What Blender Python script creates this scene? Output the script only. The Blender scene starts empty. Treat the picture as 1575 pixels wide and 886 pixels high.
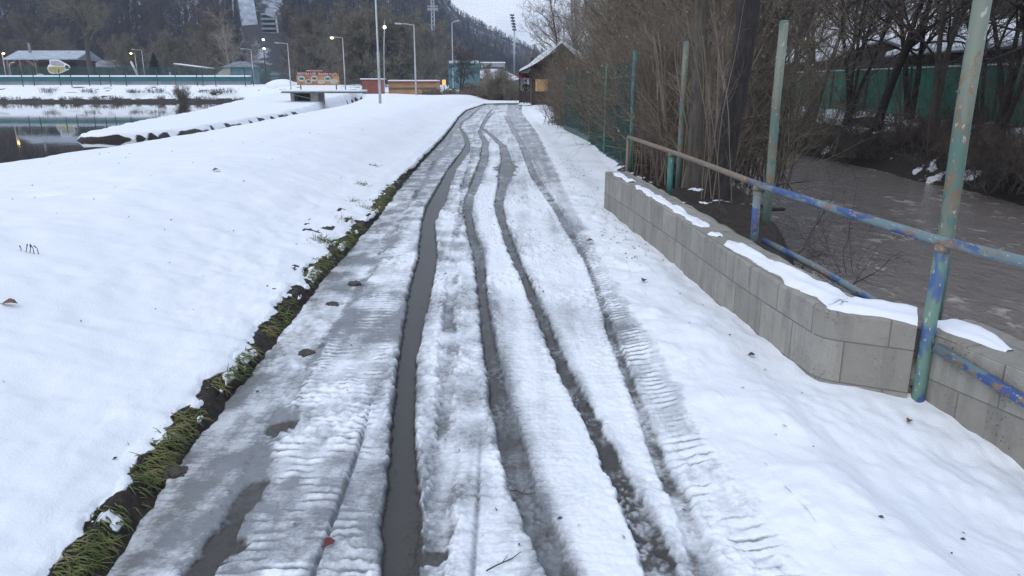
import bpy, bmesh, math, random
import numpy as np
from mathutils import Vector, Matrix
R = math.radians
random.seed(4); RNG = np.random.default_rng(7)
SC = bpy.context.scene; COL = SC.collection
# ------------------------------------------------------------------ camera model
F = 1150.0; TH = R(15.3); cT, sT = math.cos(TH), math.sin(TH); CH = 1.6
def A(x, y, Y):
    """world point seen at photo pixel x, y at forward distance Y"""
    u = (x-787.5)/F; v = (y-443)/F; t = Y/(cT-v*sT)
    return Vector((u*t, Y, CH-(sT+v*cT)*t))
def G(x, y, z=0.0):
    u = (x-787.5)/F; v = (y-443)/F; t = (CH-z)/(sT+v*cT)
    return (u*t, (cT-v*sT)*t, t)
cam = bpy.data.cameras.new('camera'); co = bpy.data.objects.new('camera', cam); COL.objects.link(co)
co.location = (0, 0, CH); co.rotation_euler = (R(90)-TH, 0, 0)
cam.sensor_width = 36; cam.lens = 36*F/1575; cam.clip_end = 5000; cam.clip_start = 0.05
SC.camera = co
# ------------------------------------------------------------------ object helpers
def tag(o, label=None, cat=None, group=None, kind=None):
    if label: o['label'] = label
    if cat: o['category'] = cat
    if group: o['group'] = group
    if kind: o['kind'] = kind
    return o
def empty(name, loc=(0,0,0), rz=0.0, label=None, cat=None, group=None):
    o = bpy.data.objects.new(name, None); COL.objects.link(o)
    o.location = loc; o.rotation_euler = (0,0,rz); o.empty_display_size = .2
    return tag(o, label, cat, group)
def npmesh(name, V, Fa, mat, parent=None, smooth=False, attrs=None, uv=None, loc=None):
    me = bpy.data.meshes.new(name)
    V = np.asarray(V, np.float32); groups = Fa if isinstance(Fa, list) else [Fa]
    groups = [np.asarray(g, np.int32) for g in groups if len(g)]
    nl = sum(g.size for g in groups); nf = sum(len(g) for g in groups)
    me.vertices.add(len(V)); me.vertices.foreach_set('co', V.ravel())
    me.loops.add(nl); me.polygons.add(nf)
    me.loops.foreach_set('vertex_index', np.concatenate([g.ravel() for g in groups]))
    tot = np.concatenate([np.full(len(g), g.shape[1], np.int32) for g in groups])
    st = np.concatenate([[0], np.cumsum(tot)[:-1]]).astype(np.int32)
    me.polygons.foreach_set('loop_start', st)
    me.update(calc_edges=True)
    me.polygons.foreach_set('use_smooth', np.full(nf, smooth, bool))
    if attrs:
        for k, a in attrs.items():
            at = me.attributes.new(k, 'FLOAT', 'POINT'); at.data.foreach_set('value', np.asarray(a, np.float32).ravel())
    me.materials.append(mat)
    o = bpy.data.objects.new(name, me); COL.objects.link(o)
    if parent is not None: o.parent = parent
    if loc is not None: o.location = loc
    return o
def grid_faces(nr, nc, flip=False):
    i = np.arange((nr-1)*(nc-1)); r = i//(nc-1); c = i % (nc-1)
    a = r*nc+c
    f = np.stack([a, a+1, a+nc+1, a+nc], 1)
    return f[:, ::-1] if flip else f
class MB:
    def __init__(s): s.v=[]; s.f=[]; s.uv=[]
    def add(s, vs, fs):
        b=len(s.v); s.v += [tuple(v) for v in vs]; s.f += [tuple(i+b for i in f) for f in fs]; return s
    def box(s, c, d, rz=0, rx=0, ry=0):
        M = Matrix.Rotation(rz,3,'Z') @ Matrix.Rotation(ry,3,'Y') @ Matrix.Rotation(rx,3,'X')
        c=Vector(c); vs=[c+M@Vector((sx*d[0]/2,sy*d[1]/2,sz*d[2]/2)) for sx in(-1,1) for sy in(-1,1) for sz in(-1,1)]
        return s.add(vs, [(0,1,3,2),(4,6,7,5),(0,4,5,1),(2,3,7,6),(0,2,6,4),(1,5,7,3)])
    def tube(s, pts, r, k=8, caps=True):
        pts=[Vector(p) for p in pts]; rr = r if isinstance(r,(list,tuple)) else [r]*len(pts)
        vs=[]; fs=[]; n=len(pts); ref=None
        for i,p in enumerate(pts):
            t=(pts[min(i+1,n-1)]-pts[max(i-1,0)]).normalized()
            if ref is None: ref = t.orthogonal().normalized()
            a=(ref-t*ref.dot(t)).normalized(); ref=a; b=t.cross(a)
            for j in range(k):
                an=2*math.pi*j/k; vs.append(p+(a*math.cos(an)+b*math.sin(an))*rr[i])
        for i in range(n-1):
            for j in range(k):
                fs.append((i*k+j, i*k+(j+1)%k, (i+1)*k+(j+1)%k, (i+1)*k+j))
        if caps: fs.append(tuple(range(k))[::-1]); fs.append(tuple((n-1)*k+j for j in range(k)))
        return s.add(vs, fs)
    def lathe(s, prof, c=(0,0,0), k=14):
        vs=[]; fs=[]; n=len(prof)
        for r,z in prof:
            for j in range(k):
                an=2*math.pi*j/k; vs.append((c[0]+r*math.cos(an), c[1]+r*math.sin(an), c[2]+z))
        for i in range(n-1):
            for j in range(k): fs.append((i*k+j, i*k+(j+1)%k, (i+1)*k+(j+1)%k, (i+1)*k+j))
        fs.append(tuple(range(k))[::-1]); fs.append(tuple((n-1)*k+j for j in range(k)))
        return s.add(vs, fs)
    def prism(s, poly, y0, y1):      # outline in XZ, extruded along Y
        n=len(poly); vs=[(x,y0,z) for x,z in poly]+[(x,y1,z) for x,z in poly]
        fs=[tuple(range(n)), tuple(range(n,2*n))[::-1]]+[(i,i+n,(i+1)%n+n,(i+1)%n) for i in range(n)]
        return s.add(vs, fs)
    def build(s, name, mat, parent=None, smooth=False, bevel=0, loc=None):
        me=bpy.data.meshes.new(name); me.from_pydata(s.v, [], s.f)
        bm=bmesh.new(); bm.from_mesh(me); bmesh.ops.recalc_face_normals(bm, faces=bm.faces)
        if bevel: bmesh.ops.bevel(bm, geom=list(bm.edges), offset=bevel, segments=2, affect='EDGES', profile=.6)
        bm.to_mesh(me); bm.free()
        if smooth:
            for p in me.polygons: p.use_smooth=True
        me.materials.append(mat); o=bpy.data.objects.new(name, me); COL.objects.link(o)
        if parent is not None: o.parent=parent
        if loc is not None: o.location=loc
        return o
def copy_tree(o, parent=None):
    c=o.copy(); COL.objects.link(c); c.parent=parent
    for ch in list(o.children): copy_tree(ch, c)
    return c
# ------------------------------------------------------------------ numpy noise
def _h(ix, iy, seed):
    n = (ix.astype(np.int64)*374761393 + iy.astype(np.int64)*668265263 + seed*1442695041) & 0xffffffff
    n = ((n ^ (n >> 13))*1274126177) & 0xffffffff
    n = (n ^ (n >> 16))*2246822519 & 0xffffffff
    return ((n ^ (n >> 15)) & 0xffff)/65535.0
def noise(x, y, seed=0):
    x=np.asarray(x,float); y=np.asarray(y,float); ix=np.floor(x); iy=np.floor(y); fx=x-ix; fy=y-iy
    ux=fx*fx*fx*(fx*(fx*6-15)+10); uy=fy*fy*fy*(fy*(fy*6-15)+10)
    a=_h(ix,iy,seed); b=_h(ix+1,iy,seed); c=_h(ix,iy+1,seed); d=_h(ix+1,iy+1,seed)
    return (a+(b-a)*ux)*(1-uy)+(c+(d-c)*ux)*uy        # 0..1
def fbm(x, y, oct=4, seed=0, gain=.5):
    s=0; a=1; tot=0
    for i in range(oct):
        ca, sa = math.cos(.7*i), math.sin(.7*i)
        s = s+a*(noise((x*ca-y*sa)*2**i, (x*sa+y*ca)*2**i, seed+i*17)-.5); tot+=a; a*=gain
    return s/tot*2                                    # about -1..1
def billow(x, y, oct=3, seed=0):
    s=0; a=1; tot=0
    for i in range(oct):
        s=s+a*np.abs(noise(x*2**i+5.2*i, y*2**i-3.1*i, seed+i*31)-.5)*2; tot+=a; a*=.5
    return s/tot
def cells(x, y, seed=0):
    """distance to the nearest jittered cell point, for round lumps"""
    x=np.asarray(x,float); y=np.asarray(y,float); ix=np.floor(x); iy=np.floor(y); d=np.full(x.shape, 9.0)
    for dx in (-1,0,1):
        for dy in (-1,0,1):
            jx=ix+dx; jy=iy+dy
            px=jx+_h(jx,jy,seed); py=jy+_h(jx,jy,seed+91)
            d=np.minimum(d,(x-px)**2+(y-py)**2)
    return np.sqrt(d)
def sst(a, b, x):
    t=np.clip((x-a)/(b-a),0,1); return t*t*(3-2*t)
# ------------------------------------------------------------------ materials
class Mat:
    def __init__(s, name):
        s.m=bpy.data.materials.new(name); s.m.use_nodes=True; s.t=s.m.node_tree; s.n=s.t.nodes
        s.b=s.n['Principled BSDF']
    def N(s, typ, **kw):
        n=s.n.new(typ)
        for k,v in kw.items():
            if k.startswith('_'): setattr(n,k[1:],v)
            else: s.set(n.inputs[k.replace('_',' ')], v)
        return n
    def set(s, sock, v):
        if isinstance(v, bpy.types.NodeSocket): s.t.links.new(v, sock)
        elif isinstance(v,(tuple,list)) and sock.type=='RGBA': sock.default_value=(*v[:3],1)
        else: sock.default_value=v
    def P(s, **kw):
        for k,v in kw.items(): s.set(s.b.inputs[k.replace('_',' ')], v)
        return s
    def coord(s, which='Object', scale=(1,1,1)):
        tc=s.N('ShaderNodeTexCoord'); mp=s.N('ShaderNodeMapping'); s.t.links.new(tc.outputs[which], mp.inputs['Vector'])
        mp.inputs['Scale'].default_value=scale; return mp.outputs[0]
    def noise(s, scale, detail=4, rough=.55, vec=None, out='Fac', dist=0):
        n=s.N('ShaderNodeTexNoise', Scale=scale, Detail=detail, Roughness=rough, Distortion=dist)
        if vec is not None: s.t.links.new(vec, n.inputs['Vector'])
        return n.outputs[out]
    def ramp(s, fac, stops, interp='LINEAR'):
        r=s.N('ShaderNodeValToRGB'); s.t.links.new(fac, r.inputs[0]); e=r.color_ramp.elements; r.color_ramp.interpolation=interp
        while len(e)<len(stops): e.new(.5)
        for el,(p,c) in zip(e,stops):
            el.position=p; el.color=(*c,1) if isinstance(c,(tuple,list)) else (c,c,c,1)
        return r.outputs[0]
    def mix(s, f, a, b):
        n=s.N('ShaderNodeMix', _data_type='RGBA'); s.set(n.inputs[0],f); s.set(n.inputs[6],a); s.set(n.inputs[7],b); return n.outputs[2]
    def math(s, op, a, b=0.0, c=None, clamp=False):
        n=s.N('ShaderNodeMath', _operation=op, _use_clamp=clamp); s.set(n.inputs[0],a); s.set(n.inputs[1],b)
        if c is not None: s.set(n.inputs[2],c)
        return n.outputs[0]
    def attr(s, name):
        return s.N('ShaderNodeAttribute', _attribute_name=name).outputs['Fac']
    def bump(s, h, strength=.3, dist=.02, normal=None):
        n=s.N('ShaderNodeBump', Strength=strength, Distance=dist); s.set(n.inputs['Height'],h)
        if normal is not None: s.set(n.inputs['Normal'],normal)
        s.t.links.new(n.outputs[0], s.b.inputs['Normal']); return n.outputs[0]
def plain(name, c, rough=.7, var=.25, scale=6, metallic=0, bump=0):
    m=Mat(name); v=m.coord(); n=m.noise(scale,5,.6,v)
    lo=tuple(x*(1-var) for x in c); hi=tuple(min(1,x*(1+var)) for x in c)
    m.P(Base_Color=m.ramp(n,[(.3,lo),(.7,hi)]), Roughness=rough, Metallic=metallic)
    if bump: m.bump(n,bump,.02)
    return m.m
def emit(name, c, s):
    m=Mat(name); m.P(Base_Color=c, Emission_Color=c, Emission_Strength=s); return m.m
SNOWC=(.80,.84,.90)
def mk_snow(name='snow', fine=60):
    m=Mat(name); v=m.coord(); n=m.noise(fine,6,.65,v); n2=m.noise(1.3,4,.5,v)
    m.P(Base_Color=m.ramp(n2,[(.3,(.79,.83,.90)),(.7,(.83,.86,.91))]), Roughness=.55, Specular_IOR_Level=.25)
    m.bump(n,.35,.012); return m.m
M_SNOW=mk_snow(); M_ROOFSNOW=mk_snow('roof_snow',20)
def mk_ground():
    m=Mat('snow_and_soil'); v=m.coord(); s=m.attr('snow')
    n=m.noise(70,6,.65,v); n2=m.noise(1.3,4,.5,v); n3=m.noise(25,5,.7,v)
    soil=m.ramp(n3,[(.3,(.013,.011,.010)),(.55,(.036,.029,.024)),(.75,(.075,.062,.045))])
    snow=m.ramp(n2,[(.3,(.80,.84,.90)),(.7,(.84,.87,.915))])
    k=m.math('ADD', s, m.math('MULTIPLY', m.math('SUBTRACT', n3, .5), .5))
    k=m.ramp(k,[(.44,0.0),(.56,1.0)])
    m.P(Base_Color=m.mix(k,soil,snow), Roughness=.6, Specular_IOR_Level=.25)
    m.bump(n,.4,.015); return m.m
M_GROUND=mk_ground()
def mk_path():
    m=Mat('slush_and_wet_asphalt'); v=m.coord(); wet=m.attr('wet'); gr=m.attr('grey'); di=m.attr('dirt')
    n=m.noise(45,6,.7,v); n1=m.noise(9,5,.6,v); nf=m.noise(420,3,.6,v); nm=m.noise(110,4,.7,v)
    st=m.coord('Object',(9,55,9)); ns=m.noise(1.6,5,.65,st)      # streaks across the track, as tyre lugs leave
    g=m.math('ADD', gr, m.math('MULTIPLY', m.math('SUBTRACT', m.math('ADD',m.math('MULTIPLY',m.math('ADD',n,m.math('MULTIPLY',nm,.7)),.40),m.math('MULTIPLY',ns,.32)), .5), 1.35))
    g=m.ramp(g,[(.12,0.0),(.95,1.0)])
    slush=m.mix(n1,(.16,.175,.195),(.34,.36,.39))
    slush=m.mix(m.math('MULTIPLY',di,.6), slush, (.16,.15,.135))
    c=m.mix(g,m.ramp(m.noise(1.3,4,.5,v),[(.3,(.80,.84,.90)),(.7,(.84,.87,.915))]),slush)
    asp=m.ramp(nf,[(.3,(.022,.021,.02)),(.55,(.055,.052,.047)),(.75,(.13,.125,.115))])
    w=m.math('ADD', wet, m.math('MULTIPLY', m.math('SUBTRACT', m.math('ADD',m.math('MULTIPLY',n,.55),m.math('MULTIPLY',n1,.45)), .5), 1.0)); w=m.ramp(w,[(.30,0.0),(.50,.45),(.66,.85),(.80,1.0)])
    c=m.mix(w,c,asp)
    ro=m.mix(g,(.42,)*3,(.20,)*3); ro=m.mix(w,ro,(.33,)*3)
    m.P(Base_Color=c, Roughness=ro, Specular_IOR_Level=.32)
    h=m.math('ADD',m.math('ADD',n,m.math('MULTIPLY',nm,.5)),m.math('MULTIPLY',nf,.25)); bs=m.math('SUBTRACT',1.0,m.math('MULTIPLY',w,.7))
    b=m.N('ShaderNodeBump',Distance=.012); m.set(b.inputs['Strength'],m.math('MULTIPLY',bs,m.math('ADD',.28,m.math('MULTIPLY',g,.45)))); m.set(b.inputs['Height'],h)
    m.t.links.new(b.outputs[0], m.b.inputs['Normal']); return m.m
M_PATH=mk_path()
def mk_concrete():
    m=Mat('concrete_blocks'); tc=m.N('ShaderNodeTexCoord'); v=m.coord('Object')
    n=m.noise(5,6,.65,v); nf=m.noise(90,4,.6,v); nb=m.noise(22,5,.6,v)
    br=m.N('ShaderNodeTexBrick',Scale=1.0,Mortar_Size=.004,Mortar_Smooth=.2,Bias=-.1,Brick_Width=.42,Row_Height=.24)
    m.t.links.new(tc.outputs['UV'],br.inputs['Vector'])
    br.inputs['Color1'].default_value=(.27,.255,.222,1); br.inputs['Color2'].default_value=(.37,.352,.31,1); br.inputs['Mortar'].default_value=(.15,.14,.12,1)
    c=m.mix(m.ramp(n,[(.3,.0),(.75,.55)]), br.outputs['Color'], (.17,.165,.15))
    c=m.mix(m.ramp(nb,[(.62,.0),(.75,.6)]), c, (.36,.355,.33))
    vst=m.coord('Object',(7,7,.8)); c=m.mix(m.ramp(m.noise(1.6,5,.6,vst),[(.50,0.0),(.72,.55)]), c, (.13,.125,.11))
    vo=m.N('ShaderNodeTexVoronoi',Scale=55.0); m.t.links.new(v,vo.inputs['Vector']); pit=m.math('MULTIPLY',m.ramp(vo.outputs['Distance'],[(.05,1.0),(.28,0.0)]),m.ramp(n,[(.48,0.0),(.60,1.0)]))
    c=m.mix(m.math('MULTIPLY',pit,.6), c, (.09,.085,.075))
    m.P(Base_Color=c, Roughness=.85)
    nf=m.math('SUBTRACT',nf,m.math('MULTIPLY',pit,2.0)); h=m.math('ADD',m.math('MULTIPLY',nf,.5),m.math('ADD',nb,m.math('MULTIPLY',br.outputs['Fac'],-1.2)))
    m.bump(h,.8,.010); return m.m
M_CONC=mk_concrete()
def mk_paint(name, base, chips, rust=.45, scale=14, st=(1,1,.45)):
    m=Mat(name); v=m.coord('Object',st); n=m.noise(scale,6,.75,v); n2=m.noise(scale*.35,4,.6,v); n3=m.noise(scale*4,4,.6,v)
    c=m.mix(m.ramp(n2,[(.47,0.0),(.51,1.0)]), base, chips)
    c=m.mix(m.ramp(n,[(1-rust,0.0),(1-rust+.025,1.0)]), c, (.20,.13,.08))
    c=m.mix(m.ramp(n3,[(.62,0.0),(.66,.8)]), c, (.42,.43,.38))
    m.P(Base_Color=c, Roughness=.55); m.bump(n,.3,.004); return m.m
M_GREENPIPE=mk_paint('weathered_green_paint',(.095,.165,.14),(.17,.20,.16),.46,8)
M_DKGREENPIPE=mk_paint('dark_green_paint',(.03,.15,.13),(.06,.20,.18),.38)
M_BLUEPIPE=mk_paint('chipped_blue_paint',(.04,.085,.23),(.14,.20,.22),.45,13,(1.4,.5,1.4))
M_TANPIPE=mk_paint('rusty_tan_paint',(.16,.145,.115),(.13,.16,.14),.52,13,(1.4,.5,1.4))
def mk_bark(name, lo, hi, sc=3):
    m=Mat(name); v=m.coord('Object',(9*sc/3,9*sc/3,1.6*sc/3)); n=m.noise(3,6,.65,v)
    m.P(Base_Color=m.ramp(n,[(.3,lo),(.7,hi)]), Roughness=.9); m.bump(n,.7,.03); return m.m
M_BARK=mk_bark('dark_wet_bark',(.010,.009,.009),(.050,.044,.041))
M_BARK2=mk_bark('grey_brown_bark',(.04,.034,.028),(.12,.105,.09))
M_BIRCH=mk_bark('birch_bark',(.16,.13,.11),(.42,.38,.34))
def mk_twig(name, lo, hi, sc=1.5):
    m=Mat(name); v=m.coord('Object'); n=m.noise(sc,3,.6,v)
    m.P(Base_Color=m.ramp(n,[(.3,lo),(.7,hi)]), Roughness=.8); return m.m
M_TWIG=mk_twig('brown_twigs',(.055,.042,.034),(.185,.142,.112))
M_TWIGP=mk_twig('tan_twigs',(.12,.096,.074),(.27,.222,.17))
M_TWIGD=mk_twig('dark_twigs',(.036,.031,.031),(.115,.098,.092))
M_TWIGG=mk_twig('olive_twigs',(.11,.096,.068),(.24,.21,.15))
M_FOREST=mk_twig('hill_forest_twigs',(.022,.019,.022),(.060,.051,.052),.02)
M_LEAF=plain('dry_leaf',(.16,.075,.035),.7,.4,30)
M_PALELEAF=plain('pale_dry_leaf',(.36,.30,.23),.7,.3,30)
M_REDLEAF=plain('red_leaf',(.12,.015,.02),.5,.3,30)
_g=Mat('grass_blades'); _v=_g.coord('Object'); _g.P(Base_Color=_g.ramp(_g.noise(7,4,.7,_v),[(.30,(.035,.05,.016)),(.48,(.10,.125,.035)),(.58,(.17,.165,.065)),(.72,(.17,.13,.075))]),Roughness=.8); M_GRASS=_g.m
M_MUD=plain('mud_clod',(.045,.038,.03),.55,.5,25,bump=.6)
M_GALV=plain('galvanised_steel',(.42,.44,.46),.45,.15,3,.4)
M_DKMETAL=plain('dark_metal',(.04,.045,.05),.5,.2,3)
M_GREENPANEL=plain('green_cladding',(.032,.21,.142),.65,.45,1.2)
M_FENCEGREEN=plain('green_wire',(.02,.10,.085),.5,.3,3)
M_TEAL=plain('teal_board',(.015,.12,.13),.5,.2,.5)
M_WOODDK=plain('dark_brown_wood',(.035,.022,.018),.7,.4,4)
M_WOOD=plain('weathered_wood',(.22,.13,.075),.75,.3,4)
M_ORANGEWALL=plain('orange_wall',(.33,.19,.09),.7,.25,1)
M_CREAM=plain('cream_plaster',(.5,.46,.38),.8,.15,1)
M_GREYWALL=plain('grey_wall',(.22,.24,.27),.8,.25,.6)
M_RED=plain('red_cloth',(.5,.03,.05),.7,.2,3)
M_REDWALL=plain('red_boards',(.25,.08,.05),.7,.2,2)
M_WHITE=plain('white_paint',(.75,.75,.74),.5,.06,3)
M_BLUE=plain('blue_cloth',(.10,.10,.42),.6,.15,3)
M_YELLOW=plain('yellow_paint',(.55,.47,.12),.6,.25,2)
M_BLACK=plain('black_paint',(.015,.015,.018),.5,.2,3)
M_ASPHSHINGLE=plain('frosted_shingles',(.17,.19,.22),.8,.5,2.5)
M_GLASS=plain('dark_window_glass',(.03,.04,.05),.1,.2,2)
M_PANE=plain('pale_window_pane',(.5,.53,.56),.3,.2,2)
M_SKIN=plain('skin',(.45,.27,.2),.6,.1,5)
M_CLOTH=plain('dark_clothing',(.018,.018,.022),.85,.3,5)
M_WARM=emit('lit_warm_lamp',(1,.72,.25),9)
M_WHITELAMP=emit('lit_white_lamp',(1,.93,.8),3)
M_ORLAMP=emit('lit_orange_sign',(1,.38,.12),1.0)
M_LITPANEL=plain('orange_lit_shutter',(.62,.36,.15),.6,.1,1)  # orange light on the shutter put into its base colour
# ------------------------------------------------------------------ terrain functions
ys=lambda tr:[G(x,y) for x,y in tr]
def line(pts, z=0.0):
    W=sorted([(G(x,y,z)[1], G(x,y,z)[0]) for x,y in pts]); Ys=np.array([w[0] for w in W]); Xs=np.array([w[1] for w in W])
    s0=(Xs[1]-Xs[0])/(Ys[1]-Ys[0])
    def f(Y):
        Y=np.asarray(Y,float); r=np.interp(Y,Ys,Xs); return np.where(Y<Ys[0], Xs[0]+(Y-Ys[0])*s0, r)
    return f
_XL=line([(165,886),(212,815),(262,742),(330,652),(400,562),(446,502),(492,440),(540,387),(587,330),(624,280),(652,248),(684,214),(698,195),(706,182),(718,171),(738,164),(752,159)])
XL=lambda Y: _XL(Y)+(.035*fbm(np.asarray(Y,float)*2.3,np.asarray(Y,float)*0+.7,3,201)+.022*fbm(np.asarray(Y,float)*11,np.asarray(Y,float)*0+3.7,4,203))*sst(30,10,np.asarray(Y,float))
XR=line([(1195,886),(1125,790),(1052,670),(998,570),(952,465),(912,390),(878,325),(850,272),(826,228),(808,197),(796,176),(797,167),(801,159)])
XCR=lambda Y: np.interp(Y,[0,13,19,29,43,60,88,110],[-9,-9.1,-8.8,-9.5,-10.5,-11.5,-15,-18])
ZW=-0.9; ZR=-1.25
def H(X, Y):
    """large-scale ground level"""
    X=np.asarray(X,float); Y=np.asarray(Y,float)
    xl=XL(Y); d=np.clip(xl-X,0,None)
    z=.13+.38*sst(0,2.4,d)-.34*sst(2.8,8,d)
    z=z+.55*np.exp(-((X+10.5)/3.6)**2-((Y-68)/10)**2)
    xc=XCR(Y); lev=z*1.0
    z=lev-(lev+1.6)*sst(0,1.5,xc-X)
    # dike in the pond
    xr=np.interp(Y,[33.6,35.0,36.0,38,59,80,112],[-19.3,-17.4,-16.4,-15.9,-17.4,-19.2,-21]); xq=np.interp(Y,[33,37,47,73.5,100,112],[-19.9,-20.9,-23.6,-28.9,-32,-34])
    wob=.25*fbm(X*.8,Y*.8,3,5)
    m=sst(0,.55,xr-X+wob)*sst(0,.8,X-xq+wob)*sst(33.6,34.6,Y+wob*2)
    top=-.62+1.0*sst(58,105,Y)
    z=np.where(X<xc-1.4, np.maximum(z, -1.5+(top+1.5)*m), z)
    # far bank of the pond and the flat behind
    fb=sst(103.5,113,Y+1.2*fbm(X*.12,Y*.12,3,9)); zf=.35+1.05*sst(-6,-26,X)
    z=np.where(Y>58, z*(1-fb)+zf*fb, z)
    return z
def river(X, Y, z):
    near=np.interp(Y,[-6,1.5,3.1,3.7,5.6,7.2,9,14,60],[3.45,3.28,2.72,2.42,2.05,2.45,2.75,2.9,4.5]); far=11.7+.5*fbm(Y*.25,Y*0+1.3,3,3)
    z=z-(z+2.0)*sst(near,near+np.interp(Y,[5,8],[.7,1.4]),X)
    up=(2.0+.25)*sst(far-.6,far+3.0,X)
    return z+up
# ------------------------------------------------------------------ path and snow, near part
rows=np.exp(np.arange(math.log(1.15), math.log(66), .0031)); NRW=len(rows)
tracks=[   # (y, xleft, xright) in photo pixels, strength, base grey
 ('main',[(886,588,646),(800,590,648),(740,597,641),(650,604,638),(560,612,641),(500,622,653),(450,630,665),(400,643,673),(345,649,669),(319,657,683),(291,673,692),(263,688,702),(235,710,722),(223,716,723),(212,713,719),(206,710,715),(197,705,709),(189,708,711),(181,721,724),(174,727,730),(166,738,740)],1.0,1.0),
 ('groove',[(886,640,690),(800,650,700),(720,660,700),(637,670,702),(540,676,704),(480,680,704),(414,688,706),(376,694,707),(320,706,720),(291,708,721),(250,722,730),(220,728,734),(200,727,731),(185,738,741),(172,744,747)],.62,.75),
 ('third',[(886,832,884),(814,802,850),(750,776,822),(694,764,810),(631,752,788),(540,742,766),(466,734,752),(391,726,745),(364,718,732),(330,712,727),(308,714,730),(285,723,739),(249,737,752),(220,742,752),(205,735,740),(190,742,746),(178,748,751),(168,757,759)],.9,.9),
 ('fourth',[(886,985,1046),(831,970,1022),(734,930,964),(660,898,928),(591,862,886),(494,824,842),(391,780,796),(347,766,780),(319,759,775),(288,765,781),(278,766,788),(262,767,791),(250,770,788),(226,768,779),(210,752,758),(198,738,743),(186,746,750),(176,755,758)],.85,.85),
 ('fifth',[(886,1060,1105),(806,1040,1072),(729,1006,1030),(630,972,990),(532,936,950),(430,906,914),(405,895,903),(364,871,884),(345,861,872),(305,837,850),(274,816,828),(223,798,806),(200,785,793),(180,775,783)],.72,.8),
 ('gutter',[(886,285,345),(800,345,385),(715,385,425),(640,418,456),(600,448,470),(560,478,494),(510,512,524),(450,548,560),(400,578,588),(340,614,622),(300,636,644),(250,664,672),(225,684,690),(205,692,697)],.75,.9),
 ('bike',[(886,485,491),(820,509,515),(760,530,536),(700,551,556),(645,567,571),(640,569,570)],.7,.8),
 ('bike2',[(886,726,731),(800,732,737),(710,737,741),(705,738,740)],.7,.7),
 ('edge_right',[(886,1150,1185),(790,1090,1125),(663,1018,1052),(560,965,990),(470,925,945),(400,898,910),(345,872,884)],.35,.7),
]
def track_fn(tr):
    W=sorted((G((a+b)/2,y)[1], G((a+b)/2,y)[0], (b-a)/2*G(0,y)[2]/F) for y,a,b in tr)
    Y=np.array([w[0] for w in W]); X=np.array([w[1] for w in W]); Wd=np.array([w[2] for w in W])
    s0=(X[1]-X[0])/(Y[1]-Y[0])
    return (lambda q: np.where(q<Y[0], X[0]+(q-Y[0])*s0, np.interp(q,Y,X))), (lambda q: np.interp(q,Y,Wd)), Y[0], Y[-1]
NP=430
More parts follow.
